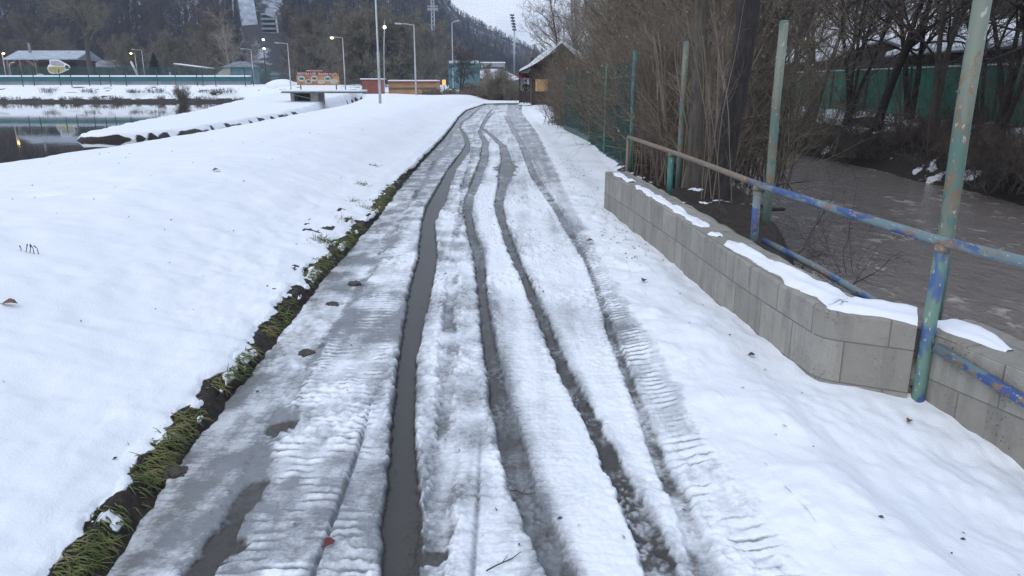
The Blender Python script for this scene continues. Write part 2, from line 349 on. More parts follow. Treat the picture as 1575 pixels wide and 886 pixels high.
def path_surface(X, Y, s):
    """slush thickness over asphalt plus material masks; s runs 0..1 across the path"""
    far=sst(9,16,Y); near=1-far
    big=fbm(X*1.3,Y*.7,4,11); mid=fbm(X*7,Y*5,4,23); fine=fbm(X*26,Y*22,4,24)
    wx=X+.018*fbm(X*13,Y*11,3,91); wy=Y+.022*fbm(X*13,Y*11,3,92)
    lump=1-np.clip(cells(wx*19,wy*15,5)*1.15,0,1); lump2=1-np.clip(cells(wx*47,wy*38,15)*1.15,0,1)
    lump3=1-np.clip(cells(wx*9,wy*7,25)*1.1,0,1); lz=sst(-.25,.35,fbm(X*2.1+7,Y*1.5,4,26))      # where slush has broken into lumps
    T=.034+.010*big+.008*mid+near*(.004+.020*lz*lump*sst(.0,.35,lump3)+(.003+.006*lz)*lump2+.004*fine)
    grey=.58+.46*fbm(X*2.0,Y*.8,5,31)+.10*mid-.35*lz*(lump-.35)*near-.12*lump2*near
    xl=XL(Y); w=X-xl
    gc,gw,_,_=TF[5]; mc,mw,_,_=TF[0]; g5=TF[4][0]; g4=TF[3][0]; g3=TF[2][0]; er=TF[8][0]
    # left strip by the verge: thin grey ice; band with tyre lugs to its right
    ls=sst(.06,-.03,X-gc(Y)+.06*mid); T=T*(1-.5*ls); grey=grey+.26*ls+.25*mid*ls
    dirt=.9*sst(.22,.0,w+.10*mid)+.22*ls*sst(-.2,.4,big)
    band=sst(-.02,.05,X-gc(Y))*sst(-.02,-.10,X-mc(Y)+mw(Y)+.05*big); grey=grey+.30*band*sst(.22,-.3,big+mid*.6+(X-gc(Y)-.22))+.30*band*sst(.10,.0,X-gc(Y)+.08*mid)
    ph=Y/.058+.8*fbm(X*1.8,Y*2.6,3,41)+.22*fbm(X*15,Y*7,3,45); rip=1-2.0*(1-np.abs(np.sin(np.pi*ph)))**2.2; rip=(rip-.3)*np.clip(.50+1.7*fbm(X*8,Y*8,3,43),0,1.1); fr=sst(10,6,Y)
    rband=np.exp(-((X-er(Y))/.095)**2)*(.55+.45*sst(-.4,.3,mid+big))
    streak=fbm(X*11,Y*.45,4,35); grey=grey+.26*streak*sst(.3,-.1,X-er(Y)); T=T+.003*streak
    blot=fbm(X*5.5,Y*4.2,5,36); grey=grey+.45*blot*sst(.06,-.04,X-g3(Y))+.15*blot
    T=T+fr*rip*(.0055*band+.0065*rband+.0010); grey=grey-fr*rip*(.50*band+.80*rband+.08)
    # whiter ridges right of the third rut
    grey=grey-.52*sst(.04,.16,X-g3(Y)+.05*mid)*sst(.02,-.10,X-g4(Y)) - .34*sst(.03,.13,X-g4(Y)+.03*mid)*sst(.02,-.06,X-g5(Y)) - .18*sst(.03,.12,X-mc(Y)-mw(Y))*sst(.0,-.08,X-g3(Y))
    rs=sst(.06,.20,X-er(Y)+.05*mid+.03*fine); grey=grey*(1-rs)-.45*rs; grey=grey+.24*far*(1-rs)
    wet=np.zeros_like(T); crumb=.55*sst(.35,.85,1-cells(wx*34+.8*fine,wy*24+.8*mid,215))*sst(-.1,.4,fbm(X*6,Y*3,3,217)+.3*fine); lug=fbm(X*34,Y*3.2,3,219)*.5+fbm(X*16,Y*12,4,221)*.7
    for i,(nm,tr,st,gb) in enumerate(tracks):
        c,hw,y0,y1=TF[i]; hwv=np.maximum(hw(Y),.006)
        thin=nm in('bike','bike2'); rough={'main':.9,'third':1.1,'fourth':1.1,'fifth':1.0,'groove':2.2,'gutter':1.8,'edge_right':1.2}.get(nm,.15)
        side=np.sign(X-c(Y))*31.7+i*5.3
        jag=(.013*fbm(X*15+side,Y*12,3,60+i)+.012*(lump-.35)+.006*(lump2-.35))*rough*(1+.6*far)
        ad=np.abs(X-c(Y))+jag; dd=ad/hwv
        live=sst(y1+.4,y1-.4,Y)
        core=sst(hwv*1.04+.006,hwv*.86-.004,ad)*live; soft=sst(hwv*1.6+.03,hwv*.7,ad)*live
        berm=np.exp(-((ad-hwv-.028)/.024)**2)*live*sst(-.25,.45,fbm(X*2+side,Y*1.7,4,70+i))
        patch=sst(-.30,.22,fbm(X*1.8+3,Y*1.3,5,len(nm)*13+1))
        pf=sst(-.3,.3,fbm(X*11,Y*7,4,len(nm)*7+2))
        if nm=='main': s_=st; core=sst(hwv*1.16+.006,hwv*.98-.004,ad)*live; wt=core
        elif nm=='gutter':
            q=fbm(X*2+9,Y*1.3,5,77); s_=st*(.25+.75*sst(-.1,.15,q)); wt=core*sst(-.02,.25,q+.25*mid)*.95
        elif nm in('third','fourth'): s_=st; wt=core*np.clip(.58+.32*patch*(.4+.6*pf)+.32*lug,0,1)*(1-.75*crumb)
        elif nm=='fifth': s_=st*.85; wt=core*np.clip(.34+.36*patch*(.4+.6*pf)+.32*lug,0,1)*(1-.75*crumb)
        elif nm=='groove': s_=st*(.2+.8*patch); wt=core*.55*sst(-.05,.4,fbm(X*5,Y*2.5,5,55))
        else: s_=st; wt=core*.35
        if nm=='edge_right': s_*=.4; wt=wt*0
        if nm in('third','fourth','fifth'): s_=s_*(1-.35*crumb-.12*lug)
        if thin: s_*=.75
        T=T*(1-s_*core)+berm*(.3 if thin or nm in('edge_right','gutter') else 1)*(.003+.014*lump*lump3+.006*lump2+.005*fine)*np.clip(hwv/.03,.2,1)
        grey=grey+(gb*.45*soft*s_*(.5+.5*pf)+.30*core*s_)-.30*berm*(lump+lump2-.5)*(0 if thin else 1)
        wet=np.maximum(wet,wt)
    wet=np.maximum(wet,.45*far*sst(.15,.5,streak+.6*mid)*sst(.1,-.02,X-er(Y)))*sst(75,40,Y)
    # bare wet patches where slush has been kicked away
    for px,py,ra,rb in PATCHES:
        gx,gy,_=G(px,py); d2=np.sqrt(((X-gx)/ra)**2+((Y-gy)/rb)**2)+.55*mid+.25*fine; m=sst(1.15,.75,d2)
        T=T*(1-.62*m); wet=np.maximum(wet,m*.72); grey=np.maximum(grey,m)
    T=np.clip(T,0.0,None)
    return T, np.clip(wet,0,1), np.clip(grey,-.2,1.2), np.clip(dirt,0,1)
TF=[track_fn(t[1]) for t in tracks]
PATCHES=((779,262,.22,1.5),(436,664,.070,.09),(474,547,.05,.07),(668,862,.05,.045),(380,780,.05,.22),(345,855,.09,.10))
def build_path():
    s=np.linspace(0,1,NP)[None,:]; Y=np.repeat(rows[:,None],NP,1); xl=XL(rows)[:,None]; xr=XR(rows)[:,None]+.25
    X=xl+(xr-xl)*s
    T,wet,grey,dirt=path_surface(X,Y,s)
    rs=sst(.80,1.0,s); T=T*(1-rs)+(.075+snow_detail(X+50,Y)*1.25)*rs
    # left: butt into the verge
    Z=T+0*X
    Z[:,0]=-.03
    V=np.stack([X,Y,Z],-1).reshape(-1,3)
    o=npmesh('path',V,grid_faces(NRW,NP),M_PATH,smooth=True,attrs={'wet':wet,'grey':grey,'dirt':dirt})
    tag(o,kind='structure'); return T[:,-1]-snow_detail(X[:,-1]+50,Y[:,-1])*1.25
def snow_detail(X,Y):
    # soft lumps of settled snow, fading with distance
    return 1.35*(.026*fbm(X*1.1,Y*.9,4,3)+.018*fbm(X*4.2,Y*3.4,4,13)*sst(18,7,Y)+.020*(1-cells(X*5.0+.5*fbm(X*3,Y*3,2,2),Y*4.2,8))*sst(14,5,Y)*sst(-.3,.4,fbm(X*1.3,Y*1.1,3,28))+.008*(1-cells(X*12,Y*10,18))*sst(9,3,Y)*sst(-.2,.4,fbm(X*2.3,Y*2.1,3,29)))
LIP=lambda X,Y: .12+.085*fbm(Y*2.1,Y*0+.3,4,51)+.055*fbm(Y*8,Y*0+7.3,3,53)
rows2=rows[::2]
ZEDGE=build_path()
def left_height(X,Y,d):
    on=sst(15,10,Y)                                   # the bare verge closes up in the distance
    lip=LIP(X,Y)*(.25+.75*on)*np.clip(.55+Y*0+.45*sst(2,5,Y)+.25*sst(4,2,Y),.4,1.2)
    soil=.085*sst(0,.10,d)+.02*fbm(X*12,Y*12,4,57)*sst(0,.05,d)
    k=sst(-.012,.045,d-lip+.018*fbm(X*16,Y*16,3,58))
    rnd=np.sqrt(np.clip((d-lip)/.22,0,1))
    base=H(X,Y)
    sn=base*.6+.4*base*sst(0,1.2,d)+.045*rnd+snow_detail(X,Y)*(1+0*d)
    cl=sst(.12,.30,fbm(X*11,Y*8,4,207)+.35*fbm(X*2,Y*1.6,2,209))*sst(.015,.05,d)*on; k=np.maximum(k,cl*.95)
    z=soil*(1-k)+np.where(d<1.2,np.maximum(sn,soil+.02),sn)*k
    return z,k,lip
def build_left():
    nd=330; q=np.linspace(0,1,nd); d=(.62*q+3.0*q**3+52*q**7)[None,:]
    Y=np.repeat(rows2[:,None],nd,1); xl=XL(rows2)[:,None]; X=xl-d
    z,k,lip=left_height(X,Y,d+0*X)
    # two boot prints in the snow at far left and the beaten trail along the crest
    for px,py in ((52,322),(62,337)):
        gx,gy,_=G(px,py,.32); z=z-.07*np.exp(-((X-gx)/.14)**2-((Y-gy)/.10)**2)
    for i in range(26):
        px=40+i*22+random.uniform(-6,6); py=262-i*3.6+random.uniform(-3,3)
        if py<195: break
        gx,gy,_=G(px,py,.32); z=z-.035*np.exp(-((X-gx)/.16)**2-((Y-gy)/.22)**2)
    sn=k.copy()
    wl=(z<ZW+.12)&(X<XCR(Y)+.0); sn=np.where(wl,.15,sn)
    st=sst(-.60,-.74,z)*(X<XCR(Y))*(X>-20)*(Y>33); sn=np.where(st>.3, np.minimum(sn,.26+.45*fbm(X*1.2,Y*.5,3,66)),sn)
    # a few tufts poking through near the verge
    tf=(fbm(X*4,Y*3,4,71)>.42)&(d+0*X>.2)&(d+0*X<.55)&(Y>4.6)&(Y<9); sn=np.where(tf,.2,sn)
    V=np.stack([X,Y,z],-1).reshape(-1,3)
    tag(npmesh('snow_bank',V,grid_faces(len(rows2),nd,True),M_GROUND,smooth=True,attrs={'snow':sn}),kind='structure')
build_left()
WALL1=[(1.17,9.45),(1.31,7.9),(1.43,6.5),(1.53,5.1),(1.60,4.4),(1.66,3.86)]
WALLY=np.array([p[1] for p in WALL1][::-1]); WALLX=np.array([p[0] for p in WALL1][::-1])
def wall_front(Y): # line of the wall's face, for ground level behind it
    Y=np.asarray(Y,float)
    return np.where(Y>9.45, np.interp(Y,[9.45,13,25,30,45],[1.25,1.75,2.05,1.3,2.2]), np.where(Y>3.86,np.interp(Y,WALLY,WALLX), np.interp(Y,[0,1.5,3.1,3.62,3.86],[3.1,2.86,2.32,2.12,1.68])))
def right_height(X,Y,z0=.075):
    d=np.clip(X-(XR(Y)+.25),0,None)
    lvl=np.interp(Y,[1.5,2.4,3.1,3.75,5,9.5,14],[-.17,-.16,-.13,.01,.08,.10,.10])*sst(.1,1.2,d)+.03*sst(1.2,.1,d)
    z=z0*sst(.5,0,d)+(lvl)*sst(0,.5,d)+.03*np.exp(-((d-.22)/.12)**2)*sst(9,3,Y)
    z=z+snow_detail(X+50,Y)*1.25
    wf=wall_front(Y); behind=sst(.02,.28,X-wf)
    z=z+behind*np.where(Y>9.45,.05,np.interp(Y,[3.3,3.9,9.45],[.05,.18,.22]))
    z=river(X,Y,z)
    return z,behind
def build_right():
    nd=250; q=np.linspace(0,1,nd)[None,:]
    Y=np.repeat(rows2[:,None],nd,1); x0=(XR(rows2)+.25)[:,None]; x1=np.maximum(5.2,x0+4)
    X=x0+(x1-x0)*(.55*q+.45*q**2)
    z0=ZEDGE[::2][:,None]
    z,behind=right_height(X,Y,z0)
    e=fbm(X*3,Y*3,4,81)
    dirt=np.where(Y>9.45, sst(.0,.35,X-wall_front(Y)+.25*e), behind)
    sn=1-dirt*(.75+.25*sst(-.2,.3,e)); sn=np.where((behind>.6)&(e>.45)&(z>-.6),.6,sn)
    cat=lambda a,c: np.concatenate([c,a],1)
    X=cat(X,X[:,:1]-.05); Y=cat(Y,Y[:,:1]); z=cat(z,z[:,:1]-.006); sn=cat(sn,sn[:,:1]); nd+=1
    V=np.stack([X,Y,z],-1).reshape(-1,3)
    tag(npmesh('snow_ground',V,grid_faces(len(rows2),nd),M_GROUND,smooth=True,attrs={'snow':sn}),kind='structure')
build_right()
def build_far_ground():
    ysf=np.concatenate([np.linspace(59.5,125,210),np.linspace(126,260,40)]); xsf=np.concatenate([np.linspace(-190,-60,60),np.linspace(-59,10,190),np.linspace(11,160,60)])
    X,Y=np.meshgrid(xsf,ysf)
    z=H(X,Y)-.005; z=np.where(X>2, river(X,Y,z), z)
    z=z+.05*fbm(X*.3,Y*.3,4,4)
    e=fbm(X*.5,Y*.9,4,12)
    sn=np.ones_like(z)
    sn=np.where((z<ZW+.42)&(z>ZW-.3)&(Y>95), .1, sn)      # brown stony water line
    sn=np.where((Y>104)&(Y<112)&(e>.42),.2,sn)
    V=np.stack([X,Y,z],-1).reshape(-1,3)
    tag(npmesh('snow_field',V,grid_faces(len(ysf),len(xsf)),M_GROUND,smooth=True,attrs={'snow':sn}),kind='structure')
build_far_ground()
def build_far_bank():
    xs=np.concatenate([np.linspace(10.6,17,110),np.linspace(17.3,70,60)]); yv=np.linspace(-4,62,620)
    X,Y=np.meshgrid(xs,yv); z=river(X,Y,np.full_like(X,.0))
    z=z+.14*fbm(X*.9,Y*.9,4,6)
    e=fbm(X*1.1,Y*.7,4,19); slope=sst(.1,-.25,z)
    e2=fbm(X*3.1,Y*2.3,4,20); sn=1-.95*slope+.25*e2; sn=np.where((slope>.4)&(e+.5*e2>.40),.40+.35*sst(.40,.6,e+.5*e2),sn); sn=np.where((slope<=.4)&(e+.5*e2>.22),.3,sn)
    V=np.stack([X,Y,z],-1).reshape(-1,3)
    tag(npmesh('far_riverbank',V,grid_faces(len(yv),len(xs)),M_GROUND,smooth=True,attrs={'snow':sn}),kind='structure')
build_far_bank()
# base ground sheet to the horizon and water
def sheet(name,x0,x1,y0,y1,z,mat,n=2):
    xs=np.linspace(x0,x1,n); yv=np.linspace(y0,y1,n); X,Y=np.meshgrid(xs,yv); V=np.stack([X,Y,X*0+z],-1).reshape(-1,3)
    return tag(npmesh(name,V,grid_faces(n,n),mat,smooth=True),kind='structure')
sheet('ground',-900,900,-60,1100,-2.6,M_SNOW)
def mk_pond():
    m=Mat('still_pond_water'); v=m.coord('Object',(1,.35,1)); n=m.noise(1.2,3,.5,v)
    m.P(Base_Color=(.022,.02,.018),Roughness=.035,IOR=1.33,Specular_IOR_Level=.5); m.bump(n,.035,.05); return m.m
def mk_river():
    m=Mat('muddy_river_water'); v=m.coord('Object',(1,.5,1)); n=m.noise(1.6,6,.65,v,dist=.6); n2=m.noise(5,5,.62,v,dist=.8); n3=m.noise(.45,4,.6,v,dist=1.0)
    foam=m.math('MULTIPLY', m.ramp(n,[(.50,0.0),(.60,1.0)]), m.ramp(n2,[(.46,0.0),(.58,1.0)])); 
    foam=m.math('MULTIPLY', foam, m.ramp(n3,[(.50,0.0),(.58,1.0)]))
    c=m.mix(m.noise(3,4,.6,v),(.17,.15,.14),(.25,.222,.208))
    m.P(Base_Color=m.mix(foam,c,(.42,.40,.37)),Roughness=m.mix(foam,(.14,)*3,(.8,)*3),IOR=1.33,Specular_IOR_Level=.5)
    h=m.math('ADD',n2,m.math('MULTIPLY',n,1.5)); m.bump(h,.6,.08); return m.m
sheet('pond_water',-190,-9.9,2,112,ZW,mk_pond())
sheet('river_water',2.0,13.6,-6,75,ZR,mk_river())
# ------------------------------------------------------------------ concrete wall, posts, handrail
def resample(pts, step):
    pts=[Vector(p) for p in pts]; out=[pts[0]]
    for a,b in zip(pts,pts[1:]):
        n=max(1,int((b-a).length/step)); out+= [a+(b-a)*(i/n) for i in range(1,n+1)]
    return out
def wall_section(front, ztop, zbot, thick, name, label, snowband):
    pts=resample([(x,y,0) for x,y in front],.06); n=len(pts); L=[0]
    for a,b in zip(pts,pts[1:]): L.append(L[-1]+(b-a).length)
    nor=[]
    for i in range(n):
        t=(pts[min(i+1,n-1)]-pts[max(i-1,0)]).normalized(); nor.append(Vector((-t.y,t.x,0)))
    if nor[0].x<0: nor=[-v for v in nor]
    # smooth normals so the back stays even at the kink
    k=L[-1]; rt=root=empty(name,(pts[0].x,pts[0].y,zbot),0,label,'wall','concrete block walls along the river')
    org=Vector((pts[0].x,pts[0].y,zbot))
    prof=8; V=[];UV=[]; fs=[]; 
    m=[(0,zbot,0),(0,None,0)]
    rs=random.Random(len(front))
    for i in range(n):
        zt=ztop(pts[i].y)+.006*math.sin(L[i]*13)+rs.uniform(-.003,.003); p=pts[i]; q=nor[i]
        c=.012
        for off,z,uvv in ((0,zbot,0),(0,zbot+.12,.12),(0.0,zt-c,zt-zbot),(c,zt,zt-zbot+.05),(thick-c,zt,zt-zbot+thick),(thick,zt-c,0),(thick,zbot,.5)):
            jit=rs.uniform(-.0015,.0015)
            v=p+q*(off+jit); V.append((v.x-org.x,v.y-org.y,z-org.z)); UV.append((L[i]+.13,uvv if uvv else (z-zbot)))
    for i in range(n-1):
        for j in range(6):
            a=i*7+j; fs.append((a,a+1,a+8,a+7))
    fs.append(tuple(range(7))); fs.append(tuple((n-1)*7+j for j in range(7)))
    me=bpy.data.meshes.new('wall_body'); me.from_pydata(V,[],fs); uv=me.uv_layers.new(name='UVMap')
    for lp in me.loops: uv.data[lp.index].uv=UV[lp.vertex_index]
    bm=bmesh.new(); bm.from_mesh(me); bmesh.ops.recalc_face_normals(bm,faces=bm.faces); bm.to_mesh(me); bm.free()
    me.materials.append(M_CONC); o=bpy.data.objects.new('wall_body',me); COL.objects.link(o); o.parent=root
    # snow lying on the top
    V=[]; m=12; keep=[]
    fine=resample([(p.x,p.y,0) for p in pts],.02); nf=len(fine)
    Lf=np.linspace(0,L[-1],nf)
    for i in range(nf):
        s=Lf[i]/L[-1]; a,b,h=snowband(fine[i].y); q=nor[min(n-1,int(round(i/(nf-1)*(n-1))))]
        nz=float(fbm(np.array([Lf[i]*3.0]),np.array([.5]),4,33)[0]); nz2=float(fbm(np.array([Lf[i]*9.0]),np.array([2.5]),3,35)[0])
        h=max(0,h*(.60+.75*nz)); a2=a+.035*nz2; b2=b+.05*nz; wq=min(1,(h/.018))**.5; md=(a2+b2)/2; a2=md+(a2-md)*wq; b2=md+(b2-md)*wq; keep.append(h>.004)
        for j in range(m):
            r=j/(m-1); off=a2+(b2-a2)*r; zz=h*max(0,1-abs(2*r-1)**2.4)**.8*(1+.25*math.sin(r*9+nz*6))-(.006 if j in(0,m-1) else 0)
            v=fine[i]+q*off; V.append((v.x-org.x,v.y-org.y,ztop(fine[i].y)+zz+.004*nz2*(0<j<m-1)-org.z))
    fs=[(i*m+j,i*m+j+1,(i+1)*m+j+1,(i+1)*m+j) for i in range(nf-1) if keep[i] and keep[i+1] for j in range(m-1)]
    npmesh('snow_cap',V,np.array(fs),M_SNOW,root,True)
    return root
zt1=lambda y: float(np.interp(y,[3.6,3.86,9.45],[.405,.435,.53]))
front1=WALL1[:-1]+[(1.66,3.90),(1.69,3.83),(1.75,3.785),(2.07,3.63)]
def band1(y):
    h=float(np.interp(y,[3.55,3.75,4.3,5.4,5.75,5.8,5.95,6.0,8.2,8.3,8.5,8.6,9.2,9.4],[.045,.055,.05,.035,.03,.0,.0,.03,.03,.0,.0,.025,.03,.0]))
    return (float(np.interp(y,[3.6,4.0,4.6],[.015,.03,.05])), float(np.interp(y,[3.6,4.0,4.8,9],[.30,.30,.17,.16])), h)
wall_section(front1, zt1, -.2, .30, 'block_wall','long low concrete block wall with snow strip, left of the gap by the pipe post',band1)
front2=[(2.12,3.72),(2.20,3.50),(2.36,3.05),(2.90,1.5),(3.07,1.0)]
zt2=lambda y: float(np.interp(y,[1,3.1,3.6],[.28,.335,.375]))
wall_section(front2, zt2, -.35, .36, 'block_wall','short near concrete block wall right of the gap, with blue pipe before it',lambda y:(float(np.interp(y,[3.3,3.6],[.12,.05])),float(np.interp(y,[3.3,3.6],[.20,.30])),float(np.interp(y,[2.4,2.7,2.75,2.95,3.3,3.4,3.5],[.014,.012,.004,.016,.0,.016,.03]))))
# broken concrete at the end of the wall beside the post
def rock(c, s, seed, mat, name, parent=None, sub=3, rough=.35, flat=1.0):
    bm=bmesh.new(); bmesh.ops.create_icosphere(bm,subdivisions=sub,radius=1); r=np.random.default_rng(seed); off=r.uniform(0,50,3)
    co=np.array([v.co for v in bm.verts]); n=fbm(co[:,0]*1.5+off[0]+co[:,2],co[:,1]*1.5+off[1]-co[:,2],4,seed)
    for v,k in zip(bm.verts,n): v.co=Vector((v.co.x*s[0],v.co.y*s[1],v.co.z*s[2]*flat))*(1+rough*float(k)*1.6)
    me=bpy.data.meshes.new(name); bm.to_mesh(me); bm.free(); me.materials.append(mat)
    for p in me.polygons: p.use_smooth=False
    o=bpy.data.objects.new(name,me); COL.objects.link(o); o.location=c
    if parent: o.parent=parent
    return o
# tall fence posts behind the wall
posts=[(2.36,4.0,M_GREENPIPE,.043,'pale green rusty fence post nearest the camera, cut off by the top edge'),
       (2.44,7.1,M_GREENPIPE,.041,'pale green rusty fence post in front of the river, second from the right'),
       (2.33,10.5,M_GREENPIPE,.041,'teal green fence post left of the dark tree trunk'),
       (2.03,12.9,M_DKGREENPIPE,.04,'dark green fence post where the handrail ends'),
       (2.0,16.4,M_DKGREENPIPE,.035,'dark green fence post among the hedge twigs beyond the handrail'),
       (2.05,20.2,M_DKGREENPIPE,.035,'farthest dark green fence post in the hedge')]
tops=[2.16,2.13,2.13,2.1,2.0,2.0]
for (x,y,mt,r,lb),zt in zip(posts,tops):
    b=empty('fence_post',(x,y,.05),0,lb,'fence post','pipe fence posts along the river')
    MB().tube([(0,0,0),(0.004,0,.7),(-.003,.004,1.4),(0.003,0,zt-.05)],r,14).build('post_pipe',mt,b,True)
    c=MB().lathe([(r*1.02,0),(r*1.06,.004),(r*.9,.012),(r*.3,.018)],(0.003,0,zt-.05),14).build('post_cap',mt,b,True)
    for z in (.35,.95,1.5): MB().tube([(-r+.006,0,z),(-r-.022,0,z+.01),(-r+.006,0,z+.02)],.004,5).build('wire_hook',M_TANPIPE,b)
# handrail
hr=empty('handrail',(2.13,3.62,-.02),0,'old pipe handrail with flaking blue and green paint above the block wall','handrail')
o_=Vector((2.13,3.62,-.02))
loc=lambda pts:[Vector(p)-o_ for p in pts]
MB().tube(loc([(2.95,1.1,.82),(2.45,2.6,.835),(2.13,3.62,.845),(2.02,4.4,.85),(1.90,5.55,.853),(1.88,5.9,.855)]),.026,14).build('rail',M_BLUEPIPE,hr,True)
MB().tube(loc([(1.878,5.95,.855),(1.85,6.9,.858),(1.80,8.3,.86),(1.72,10.3,.855),(1.69,11.05,.852)]),.025,14).build('rail',M_TANPIPE,hr,True)
MB().tube(loc([(2.13,3.63,-.5),(2.128,3.63,.3),(2.13,3.62,.82)]),.034,14).build('upright',mk_paint('green_over_blue_paint',(.13,.23,.18),(.05,.10,.24),.42,9),hr,True)
MB().tube(loc([(1.90,5.75,.25),(1.888,5.75,.83)]),.03,12).build('upright',M_BLUEPIPE,hr,True)
MB().tube(loc([(1.79,8.5,.3),(1.79,8.5,.835)]),.032,12).build('upright',M_DKGREENPIPE,hr,True)
MB().tube(loc([(1.69,11.05,.1),(1.69,11.05,.85)]),.026,12).build('upright',M_TANPIPE,hr,True)
MB().tube(loc([(2.155,3.58,.305),(2.30,3.10,.225),(2.83,1.5,-.02),(2.98,1.0,-.1)]),.027,12).build('lower_rail',M_BLUEPIPE,hr,True)
MB().tube(loc([(1.96,5.7,.42),(2.06,4.9,.40),(2.14,4.15,.36)]),.024,12).build('lower_rail',M_BLUEPIPE,hr,True)
wm=MB()
for p in ((2.13,3.62,.845),(1.89,5.75,.853),(1.79,8.5,.86)): MB().lathe([(.034,-.02),(.04,-.008),(.038,.006),(.03,.02)],Vector(p)-o_-Vector((0,0,.03)),12).build('weld_collar',M_TANPIPE,hr,True)
# broken end
bc=empty('broken_concrete',(2.07,3.66,.2),0,'crumbled dark concrete edge filling the gap beside the pipe post','rubble')
for i,(dx,dy,dz,s) in enumerate(((-.01,.06,.10,.07),(.03,.07,.0,.085),(-.0,.06,-.11,.08),(.05,.06,.05,.075),(.04,.07,-.17,.09),(.07,.03,-.08,.07))):
    rock((dx,dy,dz),(s,s*.8,s*1.1),50+i,M_CONC,'rubble_chunk',bc,2,.4)
# wire mesh fence in front of the hedge
def mesh_fence(pts,z0,z1,name,label,sp=.07,r=.0022,group=None,mat=None,cat='fence'):
    o=Vector((pts[0][0],pts[0][1],z0)); root=empty(name,o,0,label,cat,group); P=[];Q=[]
    for a,b in zip(pts,pts[1:]):
        a=np.array(a);b=np.array(b);L=np.linalg.norm(b-a);h=z1-z0;n=int((L+h)/sp)
        for i in range(n):
            for sg in (0,1):
                s0=i*sp-h; s1=i*sp; zz0,zz1=0,h
                if s0<0: zz0=-s0; s0=0
                if s1>L: zz1=h-(s1-L); s1=L
                if zz1<=zz0: continue
                if sg: zz0,zz1=h-zz0,h-zz1
                pa=a+(b-a)*s0/L; pb=a+(b-a)*s1/L
                P.append([pa[0]-o.x,pa[1]-o.y,zz0]); Q.append([pb[0]-o.x,pb[1]-o.y,zz1])
    V,Fc=tubes([(np.stack([np.array(P),np.array(Q)],1),np.full((len(P),2),r),3)])
    npmesh('wire_mesh',V,Fc,mat or M_FENCEGREEN,root)
    return root
# ------------------------------------------------------------------ branches
def grow(rng,P0,D,L,R0,nseg,wander,trop=0.0,taper=.75):
    B=len(P0); d=D/np.linalg.norm(D,axis=1,keepdims=True); pts=[P0]
    tr=np.array([0,0,1.0])
    for i in range(nseg):
        d=d+rng.normal(0,wander,(B,3))+tr*trop; d=d/np.linalg.norm(d,axis=1,keepdims=True)
        pts.append(pts[-1]+d*(L/nseg)[:,None])
    return np.stack(pts,1), R0[:,None]*(1-np.linspace(0,1,nseg+1)[None,:]*taper)
def kids(rng,P,Rd,n,t0,t1,ang,lr,rr,lfall=.5,jit=.3,rmin=.0):
    B,m,_=P.shape; t=rng.uniform(t0,t1,(B,n)); f=t*(m-1); i=np.clip(f.astype(int),0,m-2); w=(f-i)[...,None]
    bi=np.arange(B)[:,None]; a=P[bi,i]; b=P[bi,i+1]; p=a+(b-a)*w; tn=b-a; tn=tn/np.linalg.norm(tn,axis=-1,keepdims=True)
    rv=rng.normal(0,1,(B,n,3)); pr=rv-tn*(rv*tn).sum(-1,keepdims=True); pr=pr/np.linalg.norm(pr,axis=-1,keepdims=True)
    an=np.radians(rng.normal(ang,ang*.25,(B,n)))[...,None]
    D=tn*np.cos(an)+pr*np.sin(an); Ls=np.linalg.norm(np.diff(P,axis=1),axis=-1).sum(1)
    L=Ls[:,None]*lr*(1-lfall*t)*rng.uniform(1-jit,1+jit,(B,n)); r0=Rd[bi,i]*(1-w[...,0])+Rd[bi,i+1]*w[...,0]
    return p.reshape(-1,3),D.reshape(-1,3),L.ravel(),np.maximum(r0*rr,rmin).ravel()
def tubes(parts):
    VV=[];FF=[];base=0
    for P,Rd,k in parts:
        B,m,_=P.shape; T=np.empty_like(P); T[:,1:-1]=P[:,2:]-P[:,:-2]; T[:,0]=P[:,1]-P[:,0]; T[:,-1]=P[:,-1]-P[:,-2]
        T/=np.maximum(np.linalg.norm(T,axis=-1,keepdims=True),1e-9)
        ref=np.where(np.abs(T[...,2:3])<.9,np.array([0,0,1.0]),np.array([1.0,0,0])); 
        ref=np.repeat(ref[:,:1],m,1); Ax=np.cross(T,ref); Ax/=np.maximum(np.linalg.norm(Ax,axis=-1,keepdims=True),1e-9); Bx=np.cross(T,Ax)
        an=2*np.pi*np.arange(k)/k
        V=P[:,:,None,:]+Rd[:,:,None,None]*(Ax[:,:,None,:]*np.cos(an)[None,None,:,None]+Bx[:,:,None,:]*np.sin(an)[None,None,:,None])
        idx=base+np.arange(B*m*k).reshape(B,m,k); a=idx[:,:-1]; b=idx[:,1:]
        Fq=np.stack([a,np.roll(a,-1,2),np.roll(b,-1,2),b],-1).reshape(-1,4)
        VV.append(V.reshape(-1,3)); FF.append(Fq); base+=B*m*k
    return np.concatenate(VV),np.concatenate(FF)
def leaves(rng,P,n,size):
    """small folded leaf quads hung on random points of twigs"""
    B,m,_=P.shape; c=P[rng.integers(0,B,n),rng.integers(1,m,n)]
    a=rng.normal(0,1,(n,3)); a/=np.linalg.norm(a,axis=1,keepdims=True); a[:,2]-=.5; b=np.cross(a,rng.normal(0,1,(n,3))); b/=np.linalg.norm(b,axis=1,keepdims=True)
    s=size*rng.uniform(.5,1.3,n)[:,None]; nrm=np.cross(a,b)*.25
    V=np.stack([c,c+(a*.5+b*.32+nrm)*s,c+a*s,c+(a*.5-b*.32+nrm)*s],1).reshape(-1,3)
    return V,np.arange(n*4).reshape(n,4)
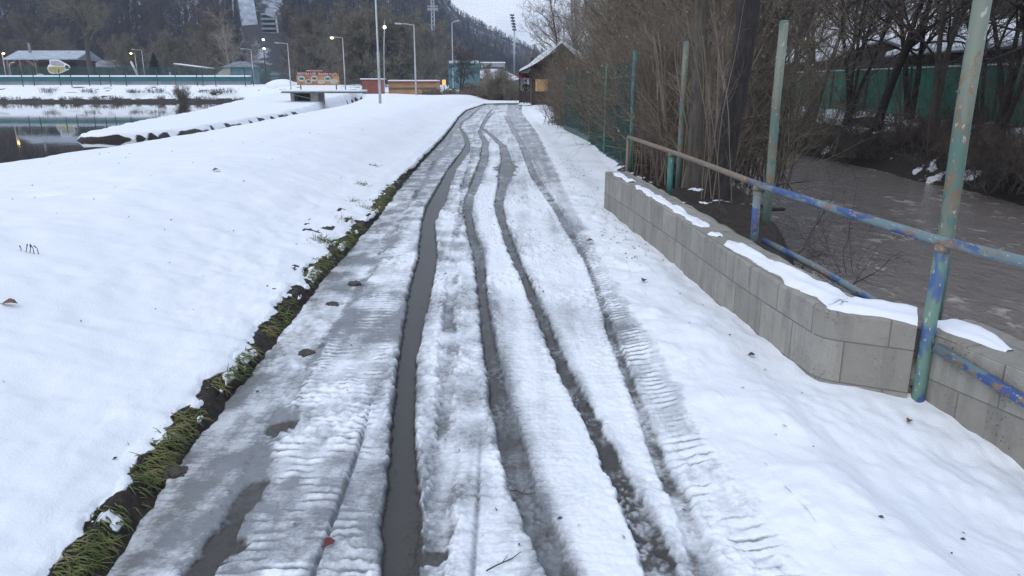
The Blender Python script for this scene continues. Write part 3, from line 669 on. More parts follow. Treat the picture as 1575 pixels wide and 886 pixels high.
def tree_geo(seed,Ht,r0,nb=(14,9,8,6),ang=(48,45,45,45),trop=(.0,.03,.03,.02),crown0=.3,wander=(.06,.12,.16,.2,.2),rmin=.004,lean=(0,0),lr=(.55,.5,.5,.5),fork=0,tw=1.0):
    g=np.random.default_rng(seed)
    ns=1+fork
    P0=np.zeros((ns,3)); P0[:,:2]=g.normal(0,r0*.7*(fork>0),(ns,2)); D=np.tile(np.array([[lean[0],lean[1],1.0]]),(ns,1))+np.concatenate([g.normal(0,.12*(fork>0),(ns,2)),np.zeros((ns,1))],1)
    P,Rr=grow(g,P0,D,Ht*g.uniform(.9,1.05,ns),np.full(ns,r0),14,wander[0],.02,.85)
    Rr[:,0]*=1.35; Rr[:,1]*=1.06
    trunk=[(P,Rr,10)]; crown=[]; cur=(P,Rr); 
    last=None
    for lv,n in enumerate(nb):
        q=kids(g,cur[0],cur[1],n,crown0 if lv==0 else .12,.98,ang[lv],lr[lv],.55 if lv<2 else .6,.55 if lv==0 else .4,.35,rmin*tw)
        nseg=[8,6,4,3][min(lv,3)]
        P2,R2=grow(g,*q,nseg,wander[lv+1],trop[lv],.8)
        (trunk if lv==0 else crown).append((P2,R2,6 if lv==0 else (4 if lv==1 else 3))); cur=(P2,R2); last=P2
    return trunk,crown,last
def make_tree(name,seed,mats,loc,label,cat='tree',group=None,rz=0.0,scale=1.0,leaf=None,**kw):
    tr,cr,last=tree_geo(seed,**kw)
    e=empty(name,loc,rz,label,cat,group); e.scale=(scale,)*3
    V,Fc=tubes(tr); npmesh('trunk',V,Fc,mats[0],e,True)
    V,Fc=tubes(cr); npmesh('crown',V,Fc,mats[1],e)
    if leaf:
        V,Fc=leaves(np.random.default_rng(seed+1),last,leaf[0],leaf[1]); npmesh('dry_leaves',V,Fc,leaf[2],e)
    return e
def bush_geo(seed,n,spread,h,r,side=12,sub=5,lean=.25,cut=False,rmin=.0022,sang=38,wander=.09,sublen=.45,straight=.02):
    g=np.random.default_rng(seed); P0=np.zeros((n,3)); P0[:,0]=g.uniform(-1,1,n)*spread[0]; P0[:,1]=g.uniform(-1,1,n)*spread[1]
    D=np.concatenate([g.normal(0,lean,(n,2)),np.ones((n,1))],1)
    L=h*g.uniform(.6,1.1,n) if not cut else h*g.uniform(.93,1.05,n)
    P,Rr=grow(g,P0,D,L,r*g.uniform(.5,1.2,n),8,wander,straight,.45 if cut else .8); out=[(P,Rr,5)]
    q=kids(g,P,Rr,side,.08,1.0,sang,.36,.5,.45,.5,rmin); P2,R2=grow(g,*q,5,.16,.035,.7)
    q=kids(g,P2,R2,sub,.1,1.0,40,sublen,.7,.3,.5,rmin*.8); P3,R3=grow(g,*q,3,.2,.02,.7)
    return out,[(P2,R2,3),(P3,R3,3)],P3
def make_bush(name,seed,mats,loc,label,cat='bush',group=None,rz=0,scale=(1,1,1),leaf=None,**kw):
    st,tw,last=bush_geo(seed,**kw); e=empty(name,loc,rz,label,cat,group); e.scale=scale
    V,Fc=tubes(st); npmesh('stems',V,Fc,mats[0],e); V,Fc=tubes(tw); npmesh('twigs',V,Fc,mats[1],e)
    if leaf:
        V,Fc=leaves(np.random.default_rng(seed+1),last,leaf[0],leaf[1]); npmesh('dry_leaves',V,Fc,leaf[2],e)
    return e
def place(proto,loc,rz=0,scale=None,label=None,first=[]):
    o=copy_tree(proto); o.location=loc; o.rotation_euler=(0,0,rz)
    if scale is not None: o.scale=scale if isinstance(scale,tuple) else (scale,)*3
    if label: o['label']=label
    return o
mesh_fence([(2.03,12.9),(2.0,16.4),(2.05,20.2),(1.75,26)],.1,1.95,'mesh_fence','dark green wire mesh fence pressed against the bare hedge',.055,.0026)
# hedge along the fence
HL='dense bare brown bush in the hedge row behind the green mesh fence'; HG='hedge bushes between path and river'
hb=[make_bush('hedge_bush',100,(M_TWIG,M_TWIG),(2.95,12.4,.1),HL,'bush',HG,0,(1,1,1),(500,.035,M_PALELEAF),n=70,spread=(.55,1.0),h=2.5,r=.012,side=14,sub=6),
    make_bush('hedge_bush',101,(M_TWIG,M_TWIGP),(2.9,14.2,.1),HL,'bush',HG,0,(1,1,1),(300,.035,M_PALELEAF),n=80,spread=(.6,1.0),h=2.7,r=.011,side=14,sub=6),
    make_bush('hedge_bush',102,(M_TWIG,M_TWIGG),(2.7,15.8,.1),HL,'bush',HG,0,(1,1,1),None,n=80,spread=(.6,1.0),h=2.5,r=.011,side=14,sub=6)]
rr=random.Random(5)
for i,(x,y) in enumerate([(2.75,17.4),(2.7,19.2),(2.75,21.2),(2.75,23.2),(2.6,25.2),(2.2,27.2),(1.75,29.0),(2.7,29.5),(3.6,13),(3.7,16),(3.7,19.5),(3.8,23),(3.6,26.5)]):
    s=rr.uniform(.95,1.15)*(1.35 if i>7 else 1.0); place(hb[(i*2+1)%3],(x+(.25 if i>3 else .1),y,.05 if i<8 else -.1),rr.uniform(-.3,.3)+(math.pi if i%2 else 0),(s,s,s*rr.uniform(.9,1.05)))
# the cut sprouts between the posts
make_bush('sprout_clump',120,(M_TWIGP,M_TWIGP),(2.62,10.6,.15),'clump of straight tan sprouts cut level, beside the dark tree trunk','bush',None,.2,(1,1,1),None,n=46,spread=(.36,.8),h=2.1,r=.015,side=10,sub=5,lean=.09,cut=True,wander=.05,sang=36)
make_bush('sprout_clump',121,(M_TWIG,M_TWIG),(2.35,11.9,.15),'darker clump of thin sprouts behind the end of the handrail','bush',None,.2,(1,1,1),None,n=50,spread=(.4,.9),h=2.4,r=.012,side=10,sub=5,lean=.12,wander=.05)
make_bush('sprout_clump',122,(M_TWIGP,M_TWIG),(2.28,8.35,.0),'small clump of thin pale stems at the foot of the dark trunk','bush',None,.5,(1,1,1),None,n=6,spread=(.14,.22),h=2.5,r=.010,side=8,sub=4,lean=.05,wander=.06)
make_bush('bramble',123,(M_TWIGD,M_TWIGD),(2.75,6.9,-.1),'low bare bramble overhanging the river beside the second post','bush',None,.5,(1,1,1),None,n=26,spread=(.3,.7),h=1.0,r=.006,side=7,sub=4,lean=.8,wander=.22,straight=-.05)
# the big dark trunk
make_tree('dark_trunk_tree',130,(M_BARK,M_TWIGD),(2.28,8.6,-.1),'big dark leaning tree trunk rising between the fence posts',rz=0,Ht=8.5,r0=.148,nb=(8,6,6,5),crown0=.30,lean=(.10,.03),wander=(.055,.12,.16,.2,.2))
make_tree('dark_trunk_tree',131,(M_BARK2,M_TWIG),(2.35,9.7,-.1),'slimmer grey brown tree trunk left of the big dark trunk',rz=1,Ht=8.0,r0=.10,nb=(8,6,5,4),crown0=.3,lean=(-.01,.03),wander=(.03,.12,.16,.2,.2))
# taller trees behind the hedge
tp=[]
TG='bare trees standing behind the hedge'
TL='tall bare tree rising out of the hedge behind the mesh fence'
tp.append(make_tree('hedge_tree',140,(M_BARK2,M_TWIG),(3.9,13.5,-.1),TL,'tree',TG,Ht=7.5,r0=.07,nb=(16,8,7,5),ang=(24,38,42,45),lr=(.38,.45,.5,.5),crown0=.10,fork=3,leaf=(700,.05,M_PALELEAF)))
tp.append(make_tree('hedge_tree',141,(M_BARK2,M_TWIGP),(3.5,18.2,-.1),TL,'tree',TG,Ht=8.0,r0=.07,nb=(16,8,7,5),ang=(24,38,42,45),lr=(.36,.45,.5,.5),crown0=.10,fork=4,leaf=(700,.06,M_PALELEAF)))
for i,(x,y,k,s) in enumerate([(3.5,22.0,0,.9),(3.7,25.5,1,.85),(4.3,29.5,1,.95),(3.6,15.8,1,.85),(4.8,25.0,0,1.0),(4.6,20.5,1,1.0),(5.2,32,0,1.0)]):
    place(tp[k],(x,y,-.1),rr.uniform(0,6.28),s)
# pale trees beside and behind the hut
pt=make_tree('frosty_tree',150,(M_BARK2,M_BIRCH),(4.6,64,.1),'tall pale twigged tree behind the brown hut against the sky',Ht=11,r0=.14,nb=(16,8,7,6),ang=(32,40,42,45),lr=(.42,.45,.5,.5),crown0=.2,fork=1,rmin=.009,group='pale trees around the hut')
place(pt,(6.2,66,.1),2.0,1.1,'pale twigged tree right of the hut roof, partly hidden by the hedge')
place(pt,(5.3,46,.1),4.0,.75,'pale twigged tree between the hedge and the hut roof')
place(pt,(7.5,52,.1),5.0,1.0,'pale twigged tree farthest right behind the hedge top')
# far river bank
BG='bare trees on the far river bank'; BL='bare tree on the far river bank in front of the green wall'
bt=[make_tree('riverbank_tree',160,(M_BARK,M_TWIGD),(13.0,27.0,0),BL,'tree',BG,Ht=9,r0=.13,nb=(13,8,7,5),crown0=.27,fork=1,rmin=.005),
    make_tree('riverbank_tree',161,(M_BARK,M_TWIG),(13.4,21.0,0),BL,'tree',BG,Ht=9.5,r0=.08,nb=(12,7,7,5),crown0=.26,fork=3,rmin=.005),
    make_tree('riverbank_tree',162,(M_BARK2,M_TWIG),(12.9,33.0,0),BL,'tree',BG,Ht=10,r0=.11,nb=(13,7,7,5),crown0=.28,fork=2,rmin=.005)]
for i,(x,y,k,s) in enumerate([(13.2,24,2,.9),(13.8,18.5,0,.85),(14.6,16.2,1,.9),(13.1,30,1,.95),(12.9,36,0,1.0),(13.2,39.5,1,1.0),(12.6,43.5,2,1.0),(12.8,47,0,1),(15.6,25.5,1,.9),(15.5,20.5,2,.8),(15.6,30,0,.95),(15.4,35,2,.9),(13.0,14.2,2,.8)]):
    place(bt[k],(x,y,.0),rr.uniform(0,6.28),s)
# trees behind the green building
b2=[(22,34),(25,42),(21,47),(28,37),(30,50),(22,58),(17,62),(27,60),(33,44),(26,29),(14,70),(20,74),(36,58)]
for i,(x,y) in enumerate(b2):
    o=place(bt[i%3],(x,y,.1),rr.uniform(0,6.28),rr.uniform(1.0,1.35),'bare tree behind the snowy roof of the green building'); o['group']='bare trees behind the green building'; 
# brush on the far bank slope
GL='low dark tangled bush on the far river bank slope'; GG='dark bushes on the far bank'
br=[make_bush('bank_bush',170,(M_TWIGD,M_TWIGD),(12.6,22,-.7),GL,'bush',GG,0,(1,1,1),None,n=42,spread=(.7,.9),h=.95,r=.012,side=12,sub=5,lean=.7,wander=.2,rmin=.004),
    make_bush('bank_bush',171,(M_TWIGD,M_TWIG),(12.9,19,-.6),GL,'bush',GG,0,(1,1,1),None,n=42,spread=(.8,.9),h=1.1,r=.012,side=12,sub=5,lean=.6,wander=.2,rmin=.004)]
for i in range(72):
    y=12.5+i*.5; xx=12.0+rr.uniform(0,2.2); place(br[i%2],(xx,y,-1.1+.42*(xx-12)+rr.uniform(-.05,.1)),rr.uniform(0,6.28),rr.uniform(.85,1.3))
SL='thin bare sapling tangle on top of the far river bank'; SG='saplings on the far bank'
sa=[make_bush('bank_sapling',180+k,(M_TWIG,M_TWIG),(14.2,20+k,0.1),SL,'bush',SG,0,(1,1,1),None,n=10,spread=(.6,.9),h=3.0,r=.016,side=7,sub=4,lean=.28,wander=.1,rmin=.005,sublen=.6) for k in (0,1)]
for i in range(19): place(sa[i%2],(13.4+rr.uniform(0,2.6),15+i*1.4,.05),rr.uniform(0,6.28),rr.uniform(.75,1.25))
# a fallen branch over the water by the second post
fb=MB().tube([(3.2,10.5,-.05),(3.5,10.9,-.1),(3.95,11.3,-.25),(4.25,11.6,-.3)],[.03,.035,.03,.026],8).tube([(2.6,9.8,.2),(3.2,10.3,.05),(4.1,11.4,.12),(5.0,12.4,.05)],[.018,.016,.012,.004],6).tube([(2.6,9.2,-.2),(3.1,10.0,-.05),(3.6,10.9,.35)],[.02,.018,.008],6).build('fallen_branch',M_BARK,None,True)
tag(fb,'thick dark broken branch sticking out over the river behind the second post','branch')
# ------------------------------------------------------------------ green wall and building over the river
gw=empty('green_wall',(17.0,24,0.2),0,'long green panel wall beyond the river','wall')
for i in range(20): MB().box((0.02*(i%2),i*2.0-6,1.0),(.05,1.985,2.0)).build('panel',M_GREENPANEL,gw)
for i in range(21): MB().box((-.07,i*2.0-7,1.02),(.08,.08,2.1)).build('post',M_FENCEGREEN,gw)
npmesh('snow_cap',*(lambda v,f:(v,f))(np.array([(-.06,-7.0,2.02),(.10,-7.0,2.02),(.10,33.0,2.02),(-.06,33.0,2.02),(-.04,-7.0,2.07),(.08,-7.0,2.07),(.08,33.0,2.07),(-.04,33.0,2.07)]),np.array([(4,5,6,7),(0,1,5,4),(1,2,6,5),(2,3,7,6),(3,0,4,7)])),M_ROOFSNOW,gw)
def river_building(y0,y1,x0,wid,eave,name,label):
    L=y1-y0; b=empty(name,(x0,y0,.2),0,label,'building','green buildings across the river')
    MB().box((wid/2,L/2,1.1),(wid,L,2.2)).build('wall',M_GREENPANEL,b)
    MB().box((wid/2,L/2,2.45),(wid-.01,L-.02,.5)).build('shaded_upper_wall',M_WOODDK,b)  # deep shade on the upper wall, painted as a dark brown band
    MB().prism([(0,2.70),(wid,2.70),(wid/2,3.75)],.02,L-.02).build('gable',M_WOODDK,b)
    rf=MB().prism([(-.5,2.68),(wid/2,3.9),(wid+.5,2.68),(wid+.5,2.6),(wid/2,3.8),(-.5,2.6)],-.4,L+.4).build('roof',M_GREYWALL,b)
    MB().prism([(-.48,2.69),(wid/2,3.91),(wid+.48,2.69),(wid+.40,2.88),(wid/2,4.15),(-.42,2.85)],-.38,L+.38).build('roof_snow',M_ROOFSNOW,rf)
    for k,yy in enumerate(np.arange(1.5,L-1,2.6)):
        w=MB().box((-.03,yy,1.35),(.06,.9,.95)).build('window',M_WHITE,b)
        MB().box((-.045,yy-.21,1.35),(.06,.36,.8)).box((-.045,yy+.21,1.35),(.06,.36,.8)).build('pane',M_PANE if k%2 else M_GLASS,w)
    return b
river_building(20,37,18.3,7,3.0,'green_building','near green building with snowy roof and pale windows beyond the river')
river_building(46,62,18.6,6,3.0,'green_building','farther green building with a snowy roof edge beside the dark trunk')
# ------------------------------------------------------------------ hut with person
hx=3.5
hut=empty('hut',(hx,56,0.05),0,'dark brown wooden hut with snowy curved roof and orange-lit shutter at path end','hut')
MB().box((0,2.6,1.35),(4.1,5.2,2.7)).build('wall',M_WOODDK,hut)
pl=MB(); z=0.0
for k in range(13): pl.box((0,-.02,.12+k*.2),(4.06,.03,.17))
pl.build('cladding',plain('hut_boards',(.05,.03,.024),.7,.4,5),hut)
MB().prism([(-2.05,2.7),(2.05,2.7),(1.1,3.3),(0,4.0),(-1.1,3.3)],0.0,.1).build('gable',M_WOODDK,hut)
curve=[(-3.05,2.35),(-2.4,2.62),(-1.7,2.98),(-1.0,3.45),(-.4,3.95),(0,4.30)]
ro=curve+[(-x,z) for x,z in curve[-2::-1]]
rf=MB().prism(ro+[(x,z-.09) for x,z in ro[::-1]],-.7,5.8).build('roof',M_WOODDK,hut)
sn=[(x*.985,z+.012) for x,z in ro]; th=lambda x: .18+.38*max(0,1-abs(abs(x)-1.4)/1.2)
MB().prism(sn+[(x*.97,z+th(x)) for x,z in sn[::-1]],-.68,5.78).build('roof_snow',M_ROOFSNOW,rf)
MB().box((-2.0,1.9,3.15),(.26,.3,.5)).build('chimney',M_WOODDK,rf)
s_=MB().box((-1.36,-.06,1.42),(.9,.06,.84)).build('shutter',M_LITPANEL,hut)
for c,d in (((-1.36,-.055,1.87),(1.0,.08,.06)),((-1.36,-.055,.97),(1.0,.08,.06)),((-1.84,-.055,1.42),(.06,.08,.84)),((-.88,-.055,1.42),(.06,.08,.84))): MB().box(c,d).build('shutter_frame',M_WOODDK,s_)
for x in (-2.95,-2.22): MB().box((x,-.2,1.2),(.1,.1,2.4)).build('porch_post',M_WOODDK,hut)
MB().box((-2.58,-.2,2.22),(.8,.1,.1)).build('porch_beam',M_WOODDK,hut)
MB().box((-2.58,-.2,.99),(.8,.09,.06)).box((-2.58,-.19,.62),(.72,.04,.74)).box((-2.58,-.2,.25),(.8,.08,.05)).build('railing',M_WOODDK,hut)
MB().box((-2.58,-.1,.10),(.9,.9,.12)).build('porch_snow',M_ROOFSNOW,hut,bevel=.05)
def skin_person(loc,rz,label):
    e=empty('person',loc,rz,label,'person')
    vs=[(0,0,.93,.145,.11),(0,0.0,1.12,.13,.10),(0,.0,1.32,.165,.115),(0,.0,1.44,.10,.085),(0,-.01,1.51,.055,.055),(0,-.02,1.60,.078,.095),(0,-.02,1.69,.07,.085),
        (.19,0,1.40,.06,.06),(.25,-.03,1.13,.05,.05),(.21,-.20,.97,.04,.04),(.19,-.27,.95,.038,.03),(-.19,0,1.40,.06,.06),(-.25,-.03,1.13,.05,.05),(-.21,-.20,.97,.04,.04),(-.19,-.27,.95,.038,.03),
        (.10,0,.86,.095,.095),(.11,-.01,.48,.065,.065),(.11,.02,.09,.045,.05),(.12,-.13,.04,.045,.035),(-.10,0,.86,.095,.095),(-.11,-.01,.48,.065,.065),(-.11,.02,.09,.045,.05),(-.12,-.13,.04,.045,.035)]
    ed=[(0,1),(1,2),(2,3),(3,4),(4,5),(5,6),(2,7),(7,8),(8,9),(9,10),(2,11),(11,12),(12,13),(13,14),(0,15),(15,16),(16,17),(17,18),(0,19),(19,20),(20,21),(21,22)]
    me=bpy.data.meshes.new('body'); me.from_pydata([v[:3] for v in vs],ed,[]); o=bpy.data.objects.new('body',me); COL.objects.link(o)
    md=o.modifiers.new('skin','SKIN')
    for i,v in enumerate(vs): me.skin_vertices[0].data[i].radius=(v[3],v[4])
    me.skin_vertices[0].data[0].use_root=True
    o.modifiers.new('sub','SUBSURF').levels=2; o.modifiers['sub'].render_levels=2
    dg=bpy.context.evaluated_depsgraph_get(); m2=bpy.data.meshes.new_from_object(o.evaluated_get(dg)); o.modifiers.clear(); o.data=m2
    m2.materials.clear(); m2.materials.append(M_CLOTH); m2.materials.append(M_SKIN)
    for p in m2.polygons:
        p.use_smooth=True
        if p.center.z>1.50 or (p.center.y<-.23 and p.center.z>.8): p.material_index=1
    o.parent=e
    hm=MB().lathe([(.085,1.60),(.098,1.66),(.085,1.74),(.045,1.785),(.01,1.79)],(0,-.01,0),12).build('hat',M_BLACK,e,True)
    return e
skin_person((hx-2.5,56.5,.1),.3,'dark clothed person standing in the porch of the brown hut')
pa=empty('parasol',(hx-2.5,58.5,.3),0,'small red parasol behind the person at the hut','parasol')
MB().tube([(0,0,0),(0,0,2.0)],.025,8).build('pole',M_WOODDK,pa)
MB().lathe([(.75,1.75),(.73,1.79),(.45,1.92),(.15,2.04),(.02,2.06)],(0,0,-.05),8).build('canopy',M_RED,pa)
# ------------------------------------------------------------------ lamp posts and masts
LGp='street lamps around the pond'
def lamp(px,ytop,ybase,Y,label,lit=False,side=-1,arm=1.1,r=.06,zbase=None,mat=None):
    b=A(px,ybase,Y); t=A(px,ytop,Y); h=t.z-b.z; e=empty('street_lamp',b,0,label,'street lamp',LGp)
    MB().tube([(0,0,-.6),(0,0,h*.4),(0,0,h*.4+.02),(0,0,h)],[r*1.25,r*1.25,r,r*.75],10).build('pole',mat or M_GALV,e,True)
    a=MB().tube([(0,0,h-.03),(side*arm*.5,0,h+.05),(side*arm,0,h+.08)],r*.6,8).build('arm',mat or M_GALV,e,True)
    MB().box((side*(arm+.2),0,h+.08),(.55,.24,.12),0,0,-.06*side).build('lamp_head',M_GALV,e,bevel=.03)
    if lit:
        MB().lathe([(.05,-.16),(.17,-.1),(.19,-.02),(.12,.03)],(side*(arm+.2),-.05,h+.02),12).build('lamp_bulb',M_WARM,e,True)
    return e
lamp(531,58,131,96,'silver street lamp with a glowing yellow head above the dark trees',True)
lamp(640,38,144,66,'silver street lamp with unlit arm, just right of the tall central mast')
lamp(447,67,131,98,'silver unlit street lamp standing just left of the orange sign')
lamp(390,76,122,118,'silver unlit street lamp in front of the shingled roof house')
lamp(223,77,120,126,'silver unlit street lamp right of the white feather flag')
lamp(212,82,120,130,'glowing yellow street lamp behind the white feather flag',True,arm=.4)
lamp(9,82,116,130,'glowing yellow street lamp at the left edge by the barn',True,side=1,arm=.05,r=.07)
lamp(17,97,116,134,'short dim lamp between left edge and barn',False,side=1,arm=.5,r=.05)
b=A(585,161,50); e=empty('mast',b,0,'tall grey central mast standing on the snow bank, running out of the picture','mast')
MB().tube([(0,0,-.3),(0,0,3.25),(0,0,3.3),(0,0,9.5)],[.088,.085,.06,.05],12).build('pole',M_GALV,e,True)
MB().tube([(0,0,-.02),(0,0,.02)],.13,12).build('base_plate',M_GALV,e); MB().box((0,-.09,1.1),(.1,.02,.35)).build('access_door',M_GALV,e,bevel=.004)
b=A(591,132,72); e=empty('floodlight_pole',b,0,'leaning pole with dish lamp and round floodlight behind the central mast','lamp post')
MB().tube([(0,0,-.4),(.12,0,3.4),(.3,0,5.9)],[.06,.05,.04],8).build('pole',M_GALV,e,True)
MB().lathe([(.02,.12),(.28,.05),(.32,0),(.28,-.03),(.0,-.03)],(.32,0,5.95),14).build('dish_lamp',M_DKMETAL,e,True)
MB().lathe([(.05,-.12),(.13,-.1),(.15,0),(.12,.1),(.04,.13)],(.28,-.1,5.15),10).build('floodlight',M_WHITELAMP,e,True)
b=A(409,116,120); e=empty('floodlight_pole',b,0,'dark pole with two round white floodlights one above the other','lamp post')
MB().tube([(0,0,-.4),(0,0,5.6)],.08,8).build('pole',M_DKMETAL,e,True); MB().box((-.1,0,5.65),(.6,.2,.1)).build('top_bar',M_DKMETAL,e)
for z in (5.25,3.95): MB().lathe([(.05,-.14),(.17,-.12),(.2,0),(.15,.12),(.04,.15)],(.08,-.1,z),10).build('floodlight',M_WHITELAMP,e,True)
# lattice tower
b=A(668,112,200); e=empty('lattice_tower',b,0,'tall thin steel lattice tower with crossbars near its top','tower')
hh=24; w=.45
for sx in(-1,1):
    for sy in(-1,1): MB().tube([(sx*w,sy*w,-1),(sx*w*.7,sy*w*.7,hh)],.09,4).build('leg',M_GALV,e)
m=MB()
for k in range(24):
    z=k; f=w*(1-.3*k/24)
    m.tube([(-f,-f,z),(f,-f,z+1)],.06,4).tube([(f,f,z),(-f,f,z+1)],.06,4).tube([(-f,f,z),(-f,-f,z+1)],.06,4)
m.build('bracing',M_GALV,e)
for z in (15.2,16.1): MB().box((0,0,z),(2.6,.5,.2)).build('crossbar',M_GALV,e)
for i in range(5): MB().lathe([(.05,0),(.2,.1),(.22,.35),(.05,.4)],(-1.1+i*.55,-.3,15.3),8).build('floodlight',M_GALV,e)
b=A(697,133,110); e=empty('street_lamp',b,0,'slim mast with small double lamp head between tower and far net building','street lamp',LGp)
MB().tube([(0,0,-.4),(0,0,8.6)],[.08,.05],8).build('pole',M_GALV,e,True); MB().tube([(0,0,8.5),(.35,0,8.75),(.7,0,8.8)],.05,6).build('arm',M_GALV,e,True); MB().box((.8,0,8.8),(.5,.25,.15)).build('lamp_head',M_GALV,e,bevel=.03)
b=A(791,112,230); e=empty('stadium_mast',b,0,'stadium floodlight mast with a tilted lamp rack against the pale sky','mast')
MB().tube([(0,0,-1),(0,0,13.5)],[.32,.22],10).build('pole',M_GALV,e,True)
m=MB(); l=MB()
m.tube([(0.1,0,11.5),(-.7,0,16.2)],.14,6)
for k in range(6):
    z=12+k*.8; x=.0-.13*k; m.box((x,0,z),(1.3,.2,.12),0,0,.25)
    for q in (-.35,.35): MB().box((x+q,-.25,z+.08),(.5,.3,.4),0,.4).build('floodlight',M_DKMETAL,e)
m.build('lamp_rack',M_DKMETAL,e)
# ------------------------------------------------------------------ orange sign, low buildings
def text(body,size,loc,mat,parent,name='lettering',width=None):
    c=bpy.data.curves.new(name,'FONT'); c.body=body; c.size=size; c.align_x='CENTER'; c.align_y='CENTER'; c.extrude=.01; c.materials.append(mat)
    o=bpy.data.objects.new(name,c); COL.objects.link(o); o.parent=parent; o.location=loc; o.rotation_euler=(R(90),0,0)
    if width:
        bpy.context.view_layer.update(); w=o.dimensions.x
        if w>0: o.scale=(width/w,1,1)
    bpy.context.view_layer.update(); me=bpy.data.meshes.new_from_object(o.evaluated_get(bpy.context.evaluated_depsgraph_get()))
    o2=bpy.data.objects.new(name,me); COL.objects.link(o2); o2.parent=parent; o2.location=loc; o2.rotation_euler=o.rotation_euler; o2.scale=o.scale
    bpy.data.objects.remove(o); return o2
Ys_=84; a=A(457,131,Ys_); b_=A(521,112,Ys_); W=b_.x-a.x; Hh=b_.z-a.z
sg=empty('food_stall_sign',((a.x+b_.x)/2,Ys_,a.z),0,'wide orange food sign with white lettering on the snowy far bank','sign')
def mk_sign():
    m=Mat('orange_sign_print'); v=m.coord('Object'); n=m.noise(.9,3,.5,v)
    m.P(Base_Color=m.ramp(n,[(.35,(.30,.10,.055)),(.5,(.42,.20,.08)),(.65,(.50,.33,.15))]),Roughness=.5); return m.m
MB().box((0,0,Hh*.5),(W,.12,Hh)).build('board',mk_sign(),sg,bevel=.02)
tb=MB().box((0,-.02,Hh*.93),(W*.99,.12,Hh*.24)).build('title_band',plain('brown_red_band',(.17,.035,.022),.5,.2,1),sg)
text('PIRÁTSKA LOĎ - Špeciality na grile',.30,(0,-.10,Hh*.92),M_WHITE,sg,width=W*.93)
MB().box((-.3,0,Hh*1.16),(W*.40,.12,Hh*.16)).build('top_plate',plain('red_plate',(.30,.05,.03),.5,.2,1),sg)
text('REŠTAURÁCIA',.16,(-.3,-.08,Hh*1.16),M_WHITE,sg,width=W*.36)
pm=[]
for i,(fx,fz) in enumerate(((-.38,.52),(-.22,.30),(-.08,.55),(.08,.28),(.23,.52),(.38,.32))):
    d=empty('dish_picture',(0,0,0)); d.parent=sg; d.location=(fx*W,-.075,fz*Hh)
    def ell(rx,rz,mat,y,nm):
        n=18; V=[(rx*math.cos(2*math.pi*k/n),y,rz*math.sin(2*math.pi*k/n)) for k in range(n)]; mm=MB(); mm.add(V+[(x,y+.02,z) for x,_,z in V],[tuple(range(n))]+[(k,(k+1)%n,(k+1)%n+n,k+n) for k in range(n)]); mm.build(nm,mat,d)
    ell(.42-.06*(i%2==0),.22+.06*(i%2==0),M_PANE,0,'plate'); ell(.26,.14,(M_TEAL,M_GRASS,M_LEAF,M_YELLOW,M_GREENPANEL,M_CREAM)[i],-.012,'meal')
for x in (-.42,.42): MB().box((W*x,.1,-.3),(.1,.1,.9)).build('support_post',M_DKMETAL,sg)
# weir bridge with dark opening
a=A(440,140,80); b_=A(540,144,74)
cv=empty('culvert',(a.x,80,ZW),R(-4),'snowy concrete slab bridge with a dark opening under the orange sign','culvert')
L=8.2
MB().box((L/2,0,1.62),(L,3,.14)).build('slab',plain('mossy_concrete',(.12,.14,.12),.8,.3,2),cv)
npm=MB().box((L/2,.05,1.78),(L-.05,2.85,.18)).build('snow_cap',M_ROOFSNOW,cv,bevel=.06)
pc=plain('pale_concrete',(.35,.35,.33),.85,.2,2)
MB().box((.55,1.0,.6),(.4,1.6,2.0)).build('pier',pc,cv); MB().box((3.1,.6,.6),(.8,2.2,2.0)).build('pier',pc,cv)
MB().box((1.75,1.55,.6),(2.4,.3,1.9)).build('opening_shade',M_BLACK,cv)  # solid black box standing in for the shade under the slab
MB().tube([(.6,-.4,1.45),(3.2,-.5,.9)],.03,6).build('cross_pipe',M_GALV,cv)
# orange building and red low wall
a=A(598,147,90); b_=A(672,127,90)
ob=empty('orange_building',((a.x+b_.x)/2,92,.2),0,'low orange building with snow on its flat roof behind the mound','building')
w=b_.x-a.x; h=b_.z-.2
MB().box((0,0,h/2),(w,4,h)).build('wall',M_ORANGEWALL,ob); MB().box((0,-2.02,h*.55),(w*.98,.06,h*.14)).build('sill_band',plain('dark_counter',(.12,.07,.04),.7,.2,1),ob)
MB().box((0,-.1,h+.1),(w*1.02,4.4,.12)).build('roof',M_REDWALL,ob); MB().box((0,-.1,h+.22),(w*1.0,4.3,.14)).build('roof_snow',M_ROOFSNOW,ob,bevel=.05)
a=A(560,132,100); b_=A(584,127,100)
rw=empty('red_shed',((a.x+b_.x)/2,101,.3),0,'low red board shed with snowy roof left of the central mast','shed')
MB().box((0,0,.9),(2.6,2,1.8)).build('wall',M_REDWALL,rw); MB().box((0,-.05,1.86),(2.9,2.3,.14)).build('roof_snow',M_ROOFSNOW,rw,bevel=.04)
sp=A(683,128,95); ls=empty('lit_sign',(sp.x,95,.3),0,'small glowing orange lamp sign on a post right of the orange building','sign')
MB().tube([(0,0,0),(0,0,sp.z-.3)],.04,8).build('post',M_DKMETAL,ls); MB().box((0,-.05,sp.z-.2),(.42,.15,.6)).build('sign_face',M_ORLAMP,ls,bevel=.03)
